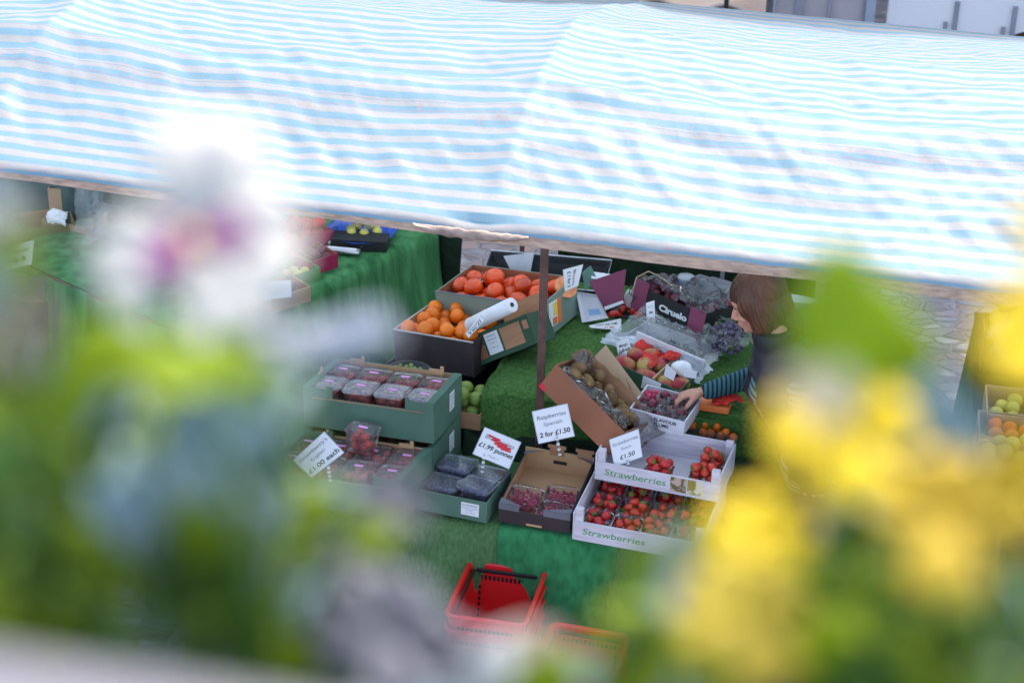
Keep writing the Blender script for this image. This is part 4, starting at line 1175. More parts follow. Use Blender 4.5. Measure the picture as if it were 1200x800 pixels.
# mango box
lR, rR = (.566, 6.925, .955), (-30, 0, 8)
t = thing('cardboard_box', 'dark green box of mangoes in red tissue, left of the woman', 'box', lR, rR)
wall_box(MB(), .31, .21, .075, .005, 0, 1).build('box', [card_green2, card_white], t)
b = MB(); b.box(-.005, .075, -.1075, -.1055, .02, .074); b.build('label', paper, t)
b = MB(); b.box(-.155, .155, .105, .111, .075, .115); b.build('back_panel', card_white, t)
b = MB(); b.box(.030, .036, -.10, .10, .006, .078); b.build('divider', card_beige, t)
MR = mtx(lR, rR)
for i, (x, y, z) in enumerate(((-.115, .03, .06), (-.06, .055, .065), (-.11, -.05, .055), (-.04, -.03, .07), (-.005, -.07, .055), (0.0, .04, .06), (.07, -.06, .05), (.12, -.03, .055))):
    place('mango', MR @ Matrix.Translation((x, y, z)) @ Euler((PI / 2 + rnd.gauss(0, .2), rnd.gauss(0, .2), rnd.uniform(0, 3))).to_matrix().to_4x4(), 'red and green mango in the green box', 'mango', 'mangoes in the green box', .92)
crumple(MR @ Matrix.Translation((-.03, .02, .080)), .06, .15, .03, 1.1, tissue_red, 'tissue_paper', 'red tissue paper crumpled between the mangoes', 'tissue', .0, n=22)
crumple(MR @ Matrix.Translation((.02, .08, .085)), .05, .09, .03, 5.1, tissue_red, 'tissue_paper', 'red tissue paper poking up behind the mango box divider', 'tissue', .01, n=14)
o = MB().ell((0, 0, 0), (.045, .035, .03), 20, 12, wob=.35).build('tissue_paper', tissue_white, None, smooth=True); o.matrix_basis = MR @ Matrix.Translation((.105, .02, .095)) @ Matrix.Rotation(.5, 4, 'Z')
tag(o, 'puffed white tissue just above the womans hand', 'tissue')
crumple(MR @ Matrix.Translation((-.09, .075, .075)), .08, .06, .03, 7.1, tissue_red, 'tissue_paper', 'red tissue paper at the back corner of the mango box', 'tissue', .0, n=22)
# white card pieces standing behind mangoes
card([(781, 426), (793, 436), (789, 446), (778, 440)], at(786, 436, z=1.06), 'paper_card', 'blank white card tilted in the mango box', [], tilt_n(10, 30), cat='card', border=False, m=card_white)
card([(803, 431), (817, 435), (816, 444), (801, 441)], at(809, 438, z=1.06), 'paper_card', 'blank white card upright right of the mangoes', [], tilt_n(-10, 30), cat='card', border=False, m=card_white)

# plum box with dark wrapped fruit
lS, rS = (.592, 6.645, .952), (-20.7, -2.6, 3.2)
t = thing('cardboard_box', 'white cardboard tray of foil wrapped plums below the womans hand', 'box', lS, rS)
wall_box(MB(), .222, .222, .062, .005, 0, 1).build('box', [card_white, card_white], t)
lt = MB(); text_on(lt, lambda x, z: Vector((x, -.1125, z)), 'FLAVOUR', .035, .045, .013, .09, bold=.02); text_on(lt, lambda x, z: Vector((x, -.1125, z)), 'PLUMS', .020, .025, .013, .06, bold=.02); lt.build('lettering', ink, t)
MS = mtx(lS, rS)
fill('plum', MS, (-.10, .10, -.10, .09, .008), .020, 40, 31, 'dark plum in clear wrap in the white tray', 'plum', 'plums in the white tray', .021, zmax=.06)
crumple(MS @ Matrix.Translation((.01, -.02, .050)), .19, .16, .022, 6.6, film_bag, 'cling_wrap', 'shiny crumpled clear wrap over the dark plums', 'wrap', .012, n=50, sc_=1.6)
o = berries(MS @ Matrix.Translation((-.075, .03, .04)), (-.028, .028, -.035, .035, 0), .011, 26, 8, raspb, 'red_grapes', 'bunch of dark red grapes at the left of the white plum tray', 'grapes', zmax=.03)

# ciruelo box
lP, rP = (.716, 7.40, 1.0), (-44, -12, 0)
t = thing('cardboard_box', 'black fronted cardboard box with purple ends lettered Ciruelo, full of bagged fruit', 'box', lP, rP)
b = MB(); wall_box(b, .36, .26, .095, .005, 0, 1); b.build('box', [card_black, card_purple], t)
b = MB(); b.box(-.182, -.11, -.135, -.131, -.005, .125); b.build('end_flap', card_purple, t)
b = MB(); b.box(.12, .20, -.135, -.131, -.035, .105); b.build('end_flap', card_purple, t)
lt = MB(); text_on(lt, lambda x, z: Vector((x, -.1325, z)), 'Ciruelo', .035, .048, .026, .15, bold=.05); lt.build('lettering', white_p, t)
MPp = mtx(lP, rP)
fill('plum', MPp, (-.17, .17, -.12, .12, .03), .022, 46, 41, 'dark plum in the black fronted box', 'plum', 'plums in the black fronted box', .021, zmax=.10)
crumple(MPp @ Matrix.Translation((-.02, .0, .092)), .34, .25, .045, 2.7, film_bag, 'plastic_bag', 'shiny crumpled clear bags over the black fronted plum box', 'bag', .025, n=60, sc_=1.3)
crumple(MPp @ Matrix.Translation((.10, -.03, .11)) @ Matrix.Rotation(.3, 4, 'X'), .2, .2, .05, 9.7, film_bag, 'plastic_bag', 'knotted clear bag at the right end of the black fronted box', 'bag', .04, n=40, sc_=1.4)

# big bag of grapes on the white box
gq = at(778, 400, z=1.0)
lQ, rQ = (gq.x + .02, gq.y - .05, .955), (-33, -4, 4)
t = thing('cardboard_box', 'white cardboard box inside a big clear bag of pale grapes', 'box', lQ, rQ)
wall_box(MB(), .34, .20, .07, .005, 0, 1, front=.5).build('box', [card_white, card_white], t)
b = MB(); b.box(-.10, .0, -.09, -.02, .010, .016); b.build('brown_panel', card_brown, t)
MQ = mtx(lQ, rQ)
berries(MQ @ Matrix.Translation((.06, 0, .0)), (-.09, .09, -.09, .06, .0), .0125, 150, 12, mat('olive_grape', (.16, .16, .08), .4, .5, 30, col2=(.06, .05, .10)), 'pale_grapes', 'pale and dark grapes heaped in the big clear bag', 'grapes', zmax=.055)
crumple(MQ @ Matrix.Translation((.0, .0, .075)), .42, .26, .035, 12.4, film_bag2, 'plastic_bag', 'big milky clear bag spread over the box of grapes', 'bag', .03, n=60)
crumple(MQ @ Matrix.Translation((-.0, -.12, .05)) @ Matrix.Rotation(.5, 4, 'X'), .46, .09, .025, 14.4, mat('bag_edge', (.70, .72, .80), .35, .1, 20, alpha=.72), 'bag_hem', 'thick white hem of the big clear bag in front of the grapes', 'bag', .02, n=40)
mq2 = mtx(at(853, 410, z=1.0), (-33, 0, 0))
berries(mq2, (-.06, .06, -.05, .05, .0), .0125, 60, 14, grape_d, 'dark_grapes', 'dark grapes in the bag beside the woman', 'grapes')
crumple(mq2 @ Matrix.Translation((0, 0, .05)), .19, .20, .05, 17.4, film_bag, 'plastic_bag', 'clear bag of dark grapes beside the woman', 'bag', .03, n=40, sc_=1.3)
# orange and green packets on the table right of the tray, red ribbon
pk = at(838, 474, z=.97)
o = MB().box(-.06, .06, -.04, .04, 0, .03).build('packet', [ink_orange], None, bevel=.006); o.matrix_basis = mtx((pk.x, pk.y, .955), (-15, 0, 0)); tag(o, 'flat orange packet beside the white plum tray', 'packet')
o = MB().box(-.035, .035, -.03, .03, 0, .028).build('packet', [card_green2], None, bevel=.006); o.matrix_basis = mtx((pk.x + .05, pk.y + .01, .985), (25, 0, 0)); tag(o, 'dark green packet resting on the orange one', 'packet')
crumple(mtx(at(850, 468, z=1.0), (20, 0, 0)), .12, .07, .03, 3.3, tissue_red, 'tissue_paper', 'red tissue at the edge of the womans sleeve', 'tissue', .01, n=16)

# fruit trays behind the strawberry crates, seen through the yellow flowers
for i, (x, y) in enumerate(((812, 508), (836, 500), (846, 514))):
    p = at(x, y - 3, z=.90); m4 = mtx((p.x, p.y + .03, .868), (-17, -3, 0))
    ww = ('nearest the plum tray', 'farthest from the strawberry crates', 'at the right edge of the table')[i]
    punnet('clear_tray', 'long clear tray of orange fruit ' + ww, m4, .16, .085, .05, False, 'clear trays of orange fruit')
    berries(m4, (-.07, .07, -.035, .035, .002), .018, 12, 80 + i, orange_m, 'kumquats', 'small orange fruit, tray ' + ww, 'fruit', zmax=.05)
vb = at(822, 520, z=.80); vent_crate((vb.x, vb.y, .712), -17, .26, .22, .146, 'black crate under the clear trays of orange fruit')

# string and wires over the ciruelo box
o = MB().tube([at(740, 345, z=1.12), at(746, 325, z=1.18), at(760, 318, z=1.2), at(775, 325, z=1.18), at(800, 345, z=1.14), at(820, 356, z=1.12)], .003, 6).build('string', mat('twine', (.35, .27, .18), .9), None, smooth=True)
tag(o, 'length of brown twine looped over the bagged plums', 'string')
o = MB().tube([at(733, 338, z=1.08), at(740, 333, z=1.1), at(737, 344, z=1.08), at(745, 348, z=1.08), at(739, 356, z=1.06)], .002, 6).build('wire', ink, None, smooth=True)
tag(o, 'thin black wire looped behind the purple lid', 'wire')
o = MB().ell((0, 0, 0), (.03, .02, .04), 14, 10, wob=.5).build('white_bag', tissue_white, None, smooth=True); o.location = at(739, 350, z=1.03); tag(o, 'scrunched white bag right of the purple lid', 'bag')
o = MB().lathe([(0, 0), (.03, .0), (.036, .05), (.038, .055), (.03, .06), (0, .06)], 14).build('blue_tub', clear_film('blue_tub_film', .35, .2, (.6, .8, 1)), None, smooth=True); o.location = at(803, 338, z=1.1); tag(o, 'small pale blue plastic tub behind the bagged plums', 'tub')
o = MB().ell((0, 0, 0), (.14, .09, .07), 24, 12, wob=.35).build('grey_sack', card_grey, None, smooth=True); o.location = at(825, 345, z=1.08); tag(o, 'slumped dark grey sack behind the bagged plums', 'sack')
card([(693, 318), (722, 322), (722, 330), (693, 326)], at(707, 322, z=1.12), 'paper_sheet', 'white sheet lying behind the purple lid', [], tilt_n(0, 60), cat='paper', border=False)

# scale with scoop pan right of the woman's head
sp = at(922, 350, z=1.16)
t = thing('weighing_scale', 'hanging style scale with a pale oval scoop pan behind the womans head', 'scale', (sp.x, sp.y, .95))
b = MB(); T_ = Matrix.Translation(sp) @ Matrix.Rotation(R(-14), 4, 'Z') @ Matrix.Rotation(R(-16), 4, 'X') @ Matrix.Scale(1.6, 4, (1, 0, 0))
b.lathe([(0, -.03), (.05, -.028), (.075, -.012), (.088, .004), (.090, .006), (.086, .003), (.07, -.014), (.045, -.025), (0, -.027)], 28, T=T_); part(b, 'scoop_pan', mat('pale_pan', (.5, .56, .6), .25, .05), t, smooth=True)
b = MB(); b.box(sp.x - .07, sp.x + .07, sp.y - .06, sp.y + .06, .955, 1.06); part(b, 'body', steel, t, bevel=.008)
b = MB(); b.tube([(sp.x, sp.y, 1.06), (sp.x, sp.y, 1.13)], .012); part(b, 'stem', steel, t)
b = MB(); b.lathe([(0, 0), (.04, 0), (.04, .01), (0, .012)], 20, T=Matrix.Translation((sp.x, sp.y - .062, 1.0)) @ Matrix.Rotation(PI / 2, 4, 'X')); part(b, 'dial', white_p, t, smooth=True)
p = Vector((sp.x, sp.y, 0)); board_table('side_table', 'small table behind the woman carrying the scale', lambda u, v, z: p + Vector((u, v, z)), -.18, .18, -.14, .14, .95)

# black tub behind the tomatoes
q0 = at(640, 330, z=1.0)
t = thing('black_tub', 'wide shallow black tub with a bright rim behind the large tomatoes', 'tub', (q0.x, q0.y, .92), (-8, 0, 0))
b = MB(); prf = [(-.20, -.11, 0), (-.26, -.15, .13), (-.268, -.158, .132), (-.262, -.152, .126), (-.19, -.10, .01)]
rings = []
for (lx, ly, z) in prf: rings.append([(lx, ly, z), (-lx, ly, z), (-lx, -ly, z), (lx, -ly, z)])
b.add([v for r_ in rings for v in r_], [(i * 4 + k, i * 4 + (k + 1) % 4, (i + 1) * 4 + (k + 1) % 4, (i + 1) * 4 + k) for i in range(4) for k in range(4)] + [(3, 2, 1, 0), (16, 17, 18, 19)])
b.build('tub', black_p, t, bevel=.004)
b = MB(); b.tube([(-.266, -.156, .133), (.266, -.156, .133), (.266, .156, .133), (-.266, .156, .133), (-.266, -.156, .133)], .004, 6); b.build('rim', steel, t)
vent_crate((q0.x, q0.y, .46), -8, .42, .3, .22, 'black crate just under the wide black tub'); vent_crate((q0.x, q0.y, .0), -8, .42, .3, .225, 'black crate on the cobbles under the wide black tub'); vent_crate((q0.x, q0.y, .23), -8, .42, .3, .225, 'middle black crate under the wide black tub'); vent_crate((q0.x, q0.y, .69), -8, .42, .3, .225, 'black crate carrying the wide black tub')
card([(590, 300), (626, 296), (622, 318), (600, 320)], at(608, 310, z=1.05), 'grey_board', 'pale grey board leaning in the black tub', [], tilt_n(0, 10), cat='board', border=False, m=card_white)

# ------------------------------------------------------------------ left table goods
def small_tray(x, y, z, yaw, L, Wd, H, mo, mi_, name, label, tilt=0):
    p = at(x, y, z=z); t = thing(name, label, 'tray', p, (yaw, tilt, 0)); wall_box(MB(), L, Wd, H, .005, 0, 1).build('box', [mo, mi_], t); return mtx(p, (yaw, tilt, 0))


pink = mat('crimson_plastic', (.38, .02, .08), .5, .1); bluef = mat('blue_foil', (.02, .10, .55), .25, .4, 40, .8, 50); green_b = mat('bright_green_card', (.05, .30, .06), .6, .1)
m4 = small_tray(352, 284, .86, 35, .24, .2, .06, pink, pink, 'plastic_tray', 'crimson tray of red tomatoes at the back of the left table', tilt=-8)
fill('rt', m4, (-.11, .11, -.09, .09, .01), .031, 14, 61, 'red tomato in the crimson tray on the left table', 'tomato', 'tomatoes in the crimson tray', .030, up=True, zmax=.11)
p = at(424, 268, z=.90)
t = thing('foil_dish', 'round dish wrapped in blue foil with pale fruit on the left table', 'dish', (p.x, p.y, .86))
b = MB(); b.lathe([(0, 0), (.10, 0), (.155, .035), (.165, .04), (.15, .036), (.10, .012), (0, .01)], 30, rib=.015, ribn=15); b.build('dish', bluef, t, smooth=True)
for k in range(9):
    a = k * .7; place('lemon', Matrix.Translation((p.x + .11 * math.cos(a) * rnd.uniform(.2, 1), p.y + .06 * math.sin(a), .905)), 'pale yellow green fruit in the blue foil dish', 'fruit', 'fruit in the blue foil dish', .7)
crumple(Matrix.Translation((p.x - .03, p.y, .93)), .20, .14, .03, 3.9, film_bag, 'plastic_wrap', 'shiny clear wrap over the blue foil dish', 'wrap', .02, n=30)
b = MB(); q = at(424, 275, z=.86); o = MB().box(-.13, .13, -.05, .05, 0, .05).build('display_block', card_black, None); o.matrix_basis = mtx((p.x, p.y - .10, .858), (-5, 0, 0)); tag(o, 'low black block in front of the blue foil dish', 'block')
for i, (x, y, l) in enumerate(((406, 287, .085), (401, 295, .085))):
    p = at(x, y, z=.87); t = thing('foil_packet', 'flat silver packet on the left table, %s one' % ('farther', 'nearer')[i], 'packet', p, (-10, 0, 0), 'silver packets on the left table')
    b = MB(); b.box(-l, l, -.022, .022, 0, .016); b.build('packet', steel, t, bevel=.008)
    b = MB(); b.box(-l * .8, l * .8, -.012, .012, .016, .018); b.build('label', card_white, t)
m4 = small_tray(368, 312, .855, 40, .16, .15, .07, pink, card_red, 'plastic_tray', 'pink red basket of dark figs on the left table')
fill('plum', m4, (-.07, .07, -.065, .065, .01), .022, 9, 71, 'dark fig in the pink red basket', 'fig', 'figs in the pink red basket', .021)
m4 = small_tray(345, 326, .855, 40, .17, .16, .06, green_b, green_b, 'cardboard_tray', 'bright green tray beside the pink red basket')
fill('lemon', m4, (-.07, .07, -.065, .065, .01), .024, 4, 73, 'pale fruit in the bright green tray', 'fruit', 'fruit in the bright green tray', .032)
m4 = small_tray(330, 352, .855, 40, .2, .16, .07, card_beige, card_brown, 'cardboard_tray', 'brown carton at the near edge of the left table')
fill('plum', m4, (-.08, .08, -.065, .065, .01), .022, 8, 75, 'dark fruit in the brown carton', 'fruit', 'dark fruit in the brown carton', .021)
card([(300, 330), (341, 328), (342, 348), (305, 352)], at(322, 340, z=.97), 'price_card', 'blank faced white card on the left table behind the white flower', [], tilt_n(0, 25))

# far left heap of goods
fl0 = at(70, 290, z=.75)
p = Vector((fl0.x, fl0.y, 0)); board_table('trestle_table', 'far left trestle table heaped with boxes and bags', lambda u, v, z: p + Vector((u, v, z)), -1.3, .45, -.5, .6, .72)
tag(MB().grid(50, 20, lambda s, t_: p + Vector((-1.35 + 1.85 * s, -.52 - .04 * t_ + .015 * math.sin(s * 50), .73 - .7 * t_)), thick=.003).build('tablecloth', clothK, None, smooth=True), 'dark green cloth hanging from the far left table', 'tablecloth', 'green cloths over the stall tables')
def carton(x, y, z, yaw, L, Wd, H, mm, label, tilt=0, bank=0, lab=None):
    q = at(x, y, z=z); t = thing('cardboard_box', label, 'box', q, (yaw, tilt, bank)); wall_box(MB(), L, Wd, H, .005).build('box', [mm, card_brown], t)
    if lab: label_on_box(t, 'f', L, Wd, lab[0], lab[1], lab[2], lab[2], ang=PI / 4)
    return mtx(q, (yaw, tilt, bank))
card_olive = mat('olive_card', (.22, .20, .07), .8, .1)
carton(95, 285, .74, -18, .26, .2, .16, card_beige, 'beige carton with a white diamond label on the far left table', 6, 0, (.02, .09, .035))
carton(55, 290, .74, 20, .26, .2, .15, card_olive, 'olive carton left of the beige one')
carton(78, 252, .84, -5, .12, .12, .16, card_beige, 'small beige carton standing behind the others', 0, 0)
carton(110, 318, .74, -12, .30, .22, .09, card_red, 'low reddish carton in front of the beige one')
carton(30, 330, .74, -12, .34, .25, .1, card_grey, 'low grey carton at the far left')
crumple(mtx(at(68, 256, z=.95), (0, 30, 0)), .09, .09, .03, 2.2, tissue_white, 'carrier_bag', 'crumpled white carrier bag on the far left cartons', 'bag', .04, n=24)
crumple(mtx(at(105, 238, z=.98), (0, 60, 0)), .13, .28, .03, 5.9, film_bag2, 'plastic_bag', 'tall clear bag hanging by the blue pole', 'bag', .04, n=30)
crumple(mtx(at(130, 262, z=.92), (0, 30, 0)), .22, .24, .06, 6.9, film_bag2, 'plastic_bag', 'clear bag of pale vegetables on the far left', 'bag', .05, n=34)
card([(0, 290), (40, 281), (37, 310), (2, 318)], at(20, 300, z=.95), 'price_card', 'pale price card on the far left table', [('Potatoes', .5, .7, .14, .7, .01, 0), ('50p lb', .5, .35, .2, .6, .02, 0)], tilt_n(0, 25))

# ------------------------------------------------------------------ right stall
rp0 = at(1142, 365, z=.86); rp1 = at(1138, 540, z=.86)
def T4(u, v, z): return Vector((rp1.x, rp1.y, 0)) + Vector((1, -.12, 0)) * u + (Vector((rp0.x, rp0.y, 0)) - Vector((rp1.x, rp1.y, 0))).normalized() * v + Vector((0, 0, z))
board_table('trestle_table', 'right hand trestle table with melons and cartons', T4, .03, 1.3, -.2, 1.25, .84)
def rdr(s, t_):
    v = -.2 + 1.5 * s; k = t_
    return T4(.01 - .05 * k + .018 * k * math.sin(v * 22) - .05 * k * math.sin(v * 5), v, .86 - .8 * k)
tag(MB().grid(70, 24, rdr, thick=.003).build('tablecloth', clothC, None, smooth=True), 'green cloth hanging down the side of the right hand table', 'tablecloth', 'green cloths over the stall tables')
tag(MB().grid(10, 10, lambda s, t_: T4(.0 + 1.3 * s, -.2 + 1.48 * t_, .862), thick=.003).build('tablecloth', clothK, None), 'dark cloth covering the top of the right hand table', 'tablecloth', 'green cloths over the stall tables')
for i, (x, y, L, H, mm, key, r_, n, lab) in enumerate(((1190, 425, .30, .16, card_black, 'lemon', .05, 14, 'black crate of yellow melons at the back of the right hand table'),
                                                (1188, 497, .24, .10, card_beige, 'lemon', .03, 8, 'beige carton of pale garlic in the middle of the right hand table'),
                                                (1180, 528, .24, .10, card_beige, 'orange', .03, 8, 'beige carton behind the yellow flower on the right hand table'),
                                                (1176, 553, .24, .08, card_beige, 'lemon', .03, 14, 'nearest beige carton of yellow fruit on the right hand table'))):
    q = at(x, y, z=.868); t = thing('cardboard_box', lab, 'box', q, (-10, 0, 0)); wall_box(MB(), L, .24, H).build('box', [mm, card_beige if i else black_p], t)
    m4 = mtx(q, (-10, 0, 0)); fill(key, m4, (-L / 2 + .01, L / 2 - .01, -.11, .11, .03), r_, n, 90 + i, 'round fruit, right hand table, ' + ['black melon crate', 'middle carton', 'flower side carton', 'nearest carton'][i], 'fruit', 'fruit in right hand box %d' % (i + 1) if 0 else ('fruit of the ' + ['black melon crate', 'middle carton', 'flower side carton', 'nearest carton'][i]), .032 if key == 'lemon' else .037)
q = at(1192, 398, z=1.0); o = MB().ell((0, 0, 0), (.13, .11, .11), 24, 14, wob=.25).build('net_bag', clear_film('yellow_net', .4, .3, (1, .85, .3)), None, smooth=True); o.location = q; tag(o, 'yellow net bag bulging with melons on the right hand table', 'bag')

# ------------------------------------------------------------------ red shopping baskets
def basket(loc, rot, label, top=True):
    t = thing('shopping_basket', label, 'basket', loc, rot, 'red shopping baskets in front of the stall')
    L0, W0, L1, W1, H = .245, .36, .290, .425, .225
    def ring(l, w_, z, n=5):
        r = .03; pts = []
        for cx, cy, a0 in ((l / 2 - r, w_ / 2 - r, 0), (-l / 2 + r, w_ / 2 - r, 90), (-l / 2 + r, -w_ / 2 + r, 180), (l / 2 - r, -w_ / 2 + r, 270)):
            for j in range(n): a = R(a0 + 90 * j / (n - 1)); pts.append(Vector((cx + r * math.cos(a), cy + r * math.sin(a), z)))
        return pts
    rs = [ring(L0, W0, 0), ring(L1 - .012, W1 - .012, H - .03), ring(L1 - .012, W1 - .012, H)]
    n = 20; b = MB(); b.add([p for r_ in rs for p in r_], [tuple(range(n))[::-1]] + [(i * n + j, i * n + (j + 1) % n, (i + 1) * n + (j + 1) % n, (i + 1) * n + j) for i in range(2) for j in range(n)])
    o = b.build('body', basket_m, t, smooth=False); md = o.modifiers.new('s', 'SOLIDIFY'); md.thickness = .003; md.offset = -1
    b = MB(); rg = ring(L1, W1, H + .002, 7); b.tube(rg + [rg[0]], .0085, 8, cap=False); s = b
    nrim = len(s.f)     # black blocks standing in for the dark of slots in the walls
    wy = lambda z: (W0 + (W1 - .012 - W0) * z / (H - .03)) / 2; wx = lambda z: (L0 + (L1 - .012 - L0) * z / (H - .03)) / 2
    for sg in (-1, 1):
        for k in range(13):
            x = -.096 + k * .016; z = .175; s.box(x - .0045, x + .0045, sg * wy(z) - .004, sg * wy(z) + .004, z - .012, z + .010)
        for k in range(6):
            for xx in (-.10, .10):
                z = .02 + k * .022; s.box(xx - .004, xx + .004, sg * wy(z) - .004, sg * wy(z) + .004, z, z + .014)
        for k in range(18):
            y = -.15 + k * .0176; z = .172; s.box(sg * wx(z) - .004, sg * wx(z) + .004, y - .0045, y + .0045, z - .012, z + .010)
    for k in range(12):
        for j in range(9): s.box(-.10 + k * .018 - .004, -.10 + k * .018 + .004, -.15 + j * .037 - .011, -.15 + j * .037 + .011, -.001, .0045)
    s.mi = [0] * nrim + [1] * (len(s.f) - nrim); s.build('rim', [basket_m, black_p], t)
    # folded black handle along the far and left rim
    if not top: return
    b = MB(); y = W1 / 2 - .022; b.box(-L1 / 2 + .03, L1 / 2 - .03, y - .003, y + .003, H - .024, H - .008); b.box(-L1 / 2 + .018, -L1 / 2 + .024, -.03, y, H - .03, H - .010)
    b.build('handle', black_p, t, bevel=.003)


ordn = ['topmost', 'second from the top', 'third from the top', 'fourth from the top', 'fifth from the top', 'sixth from the top', 'lowest']
for k in range(7): basket((-.040, 5.962 - .003 * k, .350 - .056 * k), (-10.6, -7 + k, 0), 'red shopping basket, %s of the stack against the emerald cloth' % ordn[k], k == 0)
q2 = at(645, 726, z=.46)
for k in range(4): basket((q2.x + .095, q2.y - .245, .225 - .072 * k), (-14, -3 + k, 0), 'red shopping basket half hidden by flowers, %s of the right stack' % ('topmost', 'second', 'third', 'lowest')[k], k == 0)




# ------------------------------------------------------------------ woman
def bake(objs, name, m, voxel=None, smooth_it=0, parent=None):
    """join evaluated meshes into one; voxel remesh makes them one continuous skin"""
    dg = bpy.context.evaluated_depsgraph_get(); mb = MB()
    for o in objs:
        me = bpy.data.meshes.new_from_object(o.evaluated_get(dg)); mw = o.matrix_world
        mb.add([mw @ v.co for v in me.vertices], [tuple(p.vertices) for p in me.polygons])
    for o in objs: bpy.data.objects.remove(o)
    o = mb.build(name, m, None, smooth=True)
    if voxel:
        r_ = o.modifiers.new('r', 'REMESH'); r_.mode = 'VOXEL'; r_.voxel_size = voxel; r_.use_smooth_shade = True
        if smooth_it:
            s = o.modifiers.new('s', 'SMOOTH'); s.factor = .5; s.iterations = smooth_it
        dg = bpy.context.evaluated_depsgraph_get(); dg.update()
        me = bpy.data.meshes.new_from_object(o.evaluated_get(dg)); old = o.data; o.modifiers.clear(); o.data = me; bpy.data.meshes.remove(old)
        for p in me.polygons: p.use_smooth = True
        if not me.materials: me.materials.append(m)
    if parent: o.parent = parent; o.matrix_parent_inverse = parent.matrix_basis.inverted()
    return o


def chain(n, start=0): return [(i, i + 1) for i in range(start, start + n - 1)]


head = at(887, 354, z=1.52); neck = at(908, 400, z=1.385); hand = at(806, 459, z=1.035)
Vv = Vector
hip = Vv((1.15, 6.46, .93)); chest = Vv((1.005, 6.475, 1.22)); base = Vv((neck.x - .005, neck.y, 1.35))
shR = Vv((.975, 6.63, 1.29)); shN = Vv((1.04, 6.315, 1.285))
elR = Vv((.965, 6.80, 1.06)); wr = hand + Vv((.075, -.012, .012))
elN = Vv((1.20, 6.25, 1.02)); wrN = Vv((1.23, 6.20, .77))
woman = thing('person', 'brown haired woman in a dark gilet and teal striped top reaching towards the fruit', 'person', (1.16, 6.46, 0))
hipR = hip + Vv((0, .085, -.04)); hipN = hip + Vv((0, -.085, -.04))
kR = Vv((1.16, 6.56, .50)); kN = Vv((1.18, 6.38, .50)); aR = Vv((1.22, 6.56, .09)); aN = Vv((1.24, 6.37, .09)); tR = Vv((1.08, 6.57, .035)); tN = Vv((1.10, 6.35, .035))


def limb(mb, pts, rs, n=16):
    """a tapering limb with round joints"""
    P_, R_ = [], []
    for i in range(len(pts) - 1):
        m_ = 5 if i < len(pts) - 2 else 6
        for k in range(m_):
            q_ = k / 5; P_.append(pts[i].lerp(pts[i + 1], q_)); R_.append(rs[i] + (rs[i + 1] - rs[i]) * q_)
    mb.tube(P_, R_, n)
    for p, r_ in zip(pts, rs): mb.ell(p, (r_ * .99,) * 3, n, 10)


def torso(mb, secs, n=28):
    """secs: centre, half depth (front to back), half width (side to side)"""
    vs = []; fs = []
    for i, (c, rd, rw) in enumerate(secs):
        t_ = (secs[min(i + 1, len(secs) - 1)][0] - secs[max(i - 1, 0)][0]).normalized(); sdv = Vv((0.12, 1, 0)).normalized(); fwd = sdv.cross(t_).normalized()
        vs += [c + fwd * (rd * math.cos(2 * PI * k / n)) + sdv * (rw * math.sin(2 * PI * k / n)) for k in range(n)]
    for i in range(len(secs) - 1):
        for k in range(n): k2 = (k + 1) % n; fs.append((i * n + k, i * n + k2, (i + 1) * n + k2, (i + 1) * n + k))
    fs += [tuple(range(n))[::-1], tuple((len(secs) - 1) * n + k for k in range(n))]
    mb.add(vs, fs)


def secs(g):
    mid = hip.lerp(chest, .45)
    return [(hip + Vv((.01, 0, -.14)), .09 + g, .13 + g), (hip + Vv((.0, 0, -.05)), .115 + g, .165 + g), (hip + Vv((0, 0, .03)), .112 + g, .155 + g), (mid, .098 + g, .135 + g), (hip.lerp(chest, .75), .112 + g, .148 + g), (chest, .118 + g, .162 + g), (chest.lerp(base, .5) + Vv((.01, 0, 0)), .09 + g, .135 + g), (base + Vv((.01, 0, -.01)), .055 + g, .065 + g)]


def hand_parts(w0, dirv, side, palm_n, curl, sc_=1.0):
    """palm and five separate fingers"""
    d = dirv.normalized(); n = palm_n.normalized(); s = d.cross(n).normalized() * side; m = MB()
    Rm = Matrix((d, s, n)).transposed()
    m.ell(w0 + d * .045 * sc_, (.048 * sc_, .040 * sc_, .016 * sc_), 14, 10, Rm); m.ell(w0 + d * .005, (.03, .026, .018), 12, 8, Rm)
    for i, (off, ln, sp_) in enumerate(((.028, .070, .10), (.010, .078, .02), (-.009, .073, -.05), (-.026, .058, -.14))):
        dd = (d + s * sp_).normalized(); cur = w0 + d * .078 * sc_ + s * off * sc_; pts = [cur - dd * .02]; a = 0
        for k, f_ in enumerate((.45, .32, .23)):
            pts.append(cur.copy()); a += curl[i] * (.7, 1, .8)[k]; v = dd * math.cos(a) - n * math.sin(a); cur = cur + v * ln * f_ * sc_
        pts.append(cur)
        limb(m, pts, [.0092, .0094, .0088, .0080, .0066], 10)
    t0 = w0 + d * .018 + s * .026; t1 = t0 + (d * .72 + s * .55 - n * .35).normalized() * .035; t2 = t1 + (d * .8 + s * .3 - n * .6).normalized() * .03; t3 = t2 + (d * .7 - n * .7).normalized() * .022
    limb(m, [t0, t1, t2, t3], [.013, .0108, .0095, .0075], 10)
    return m


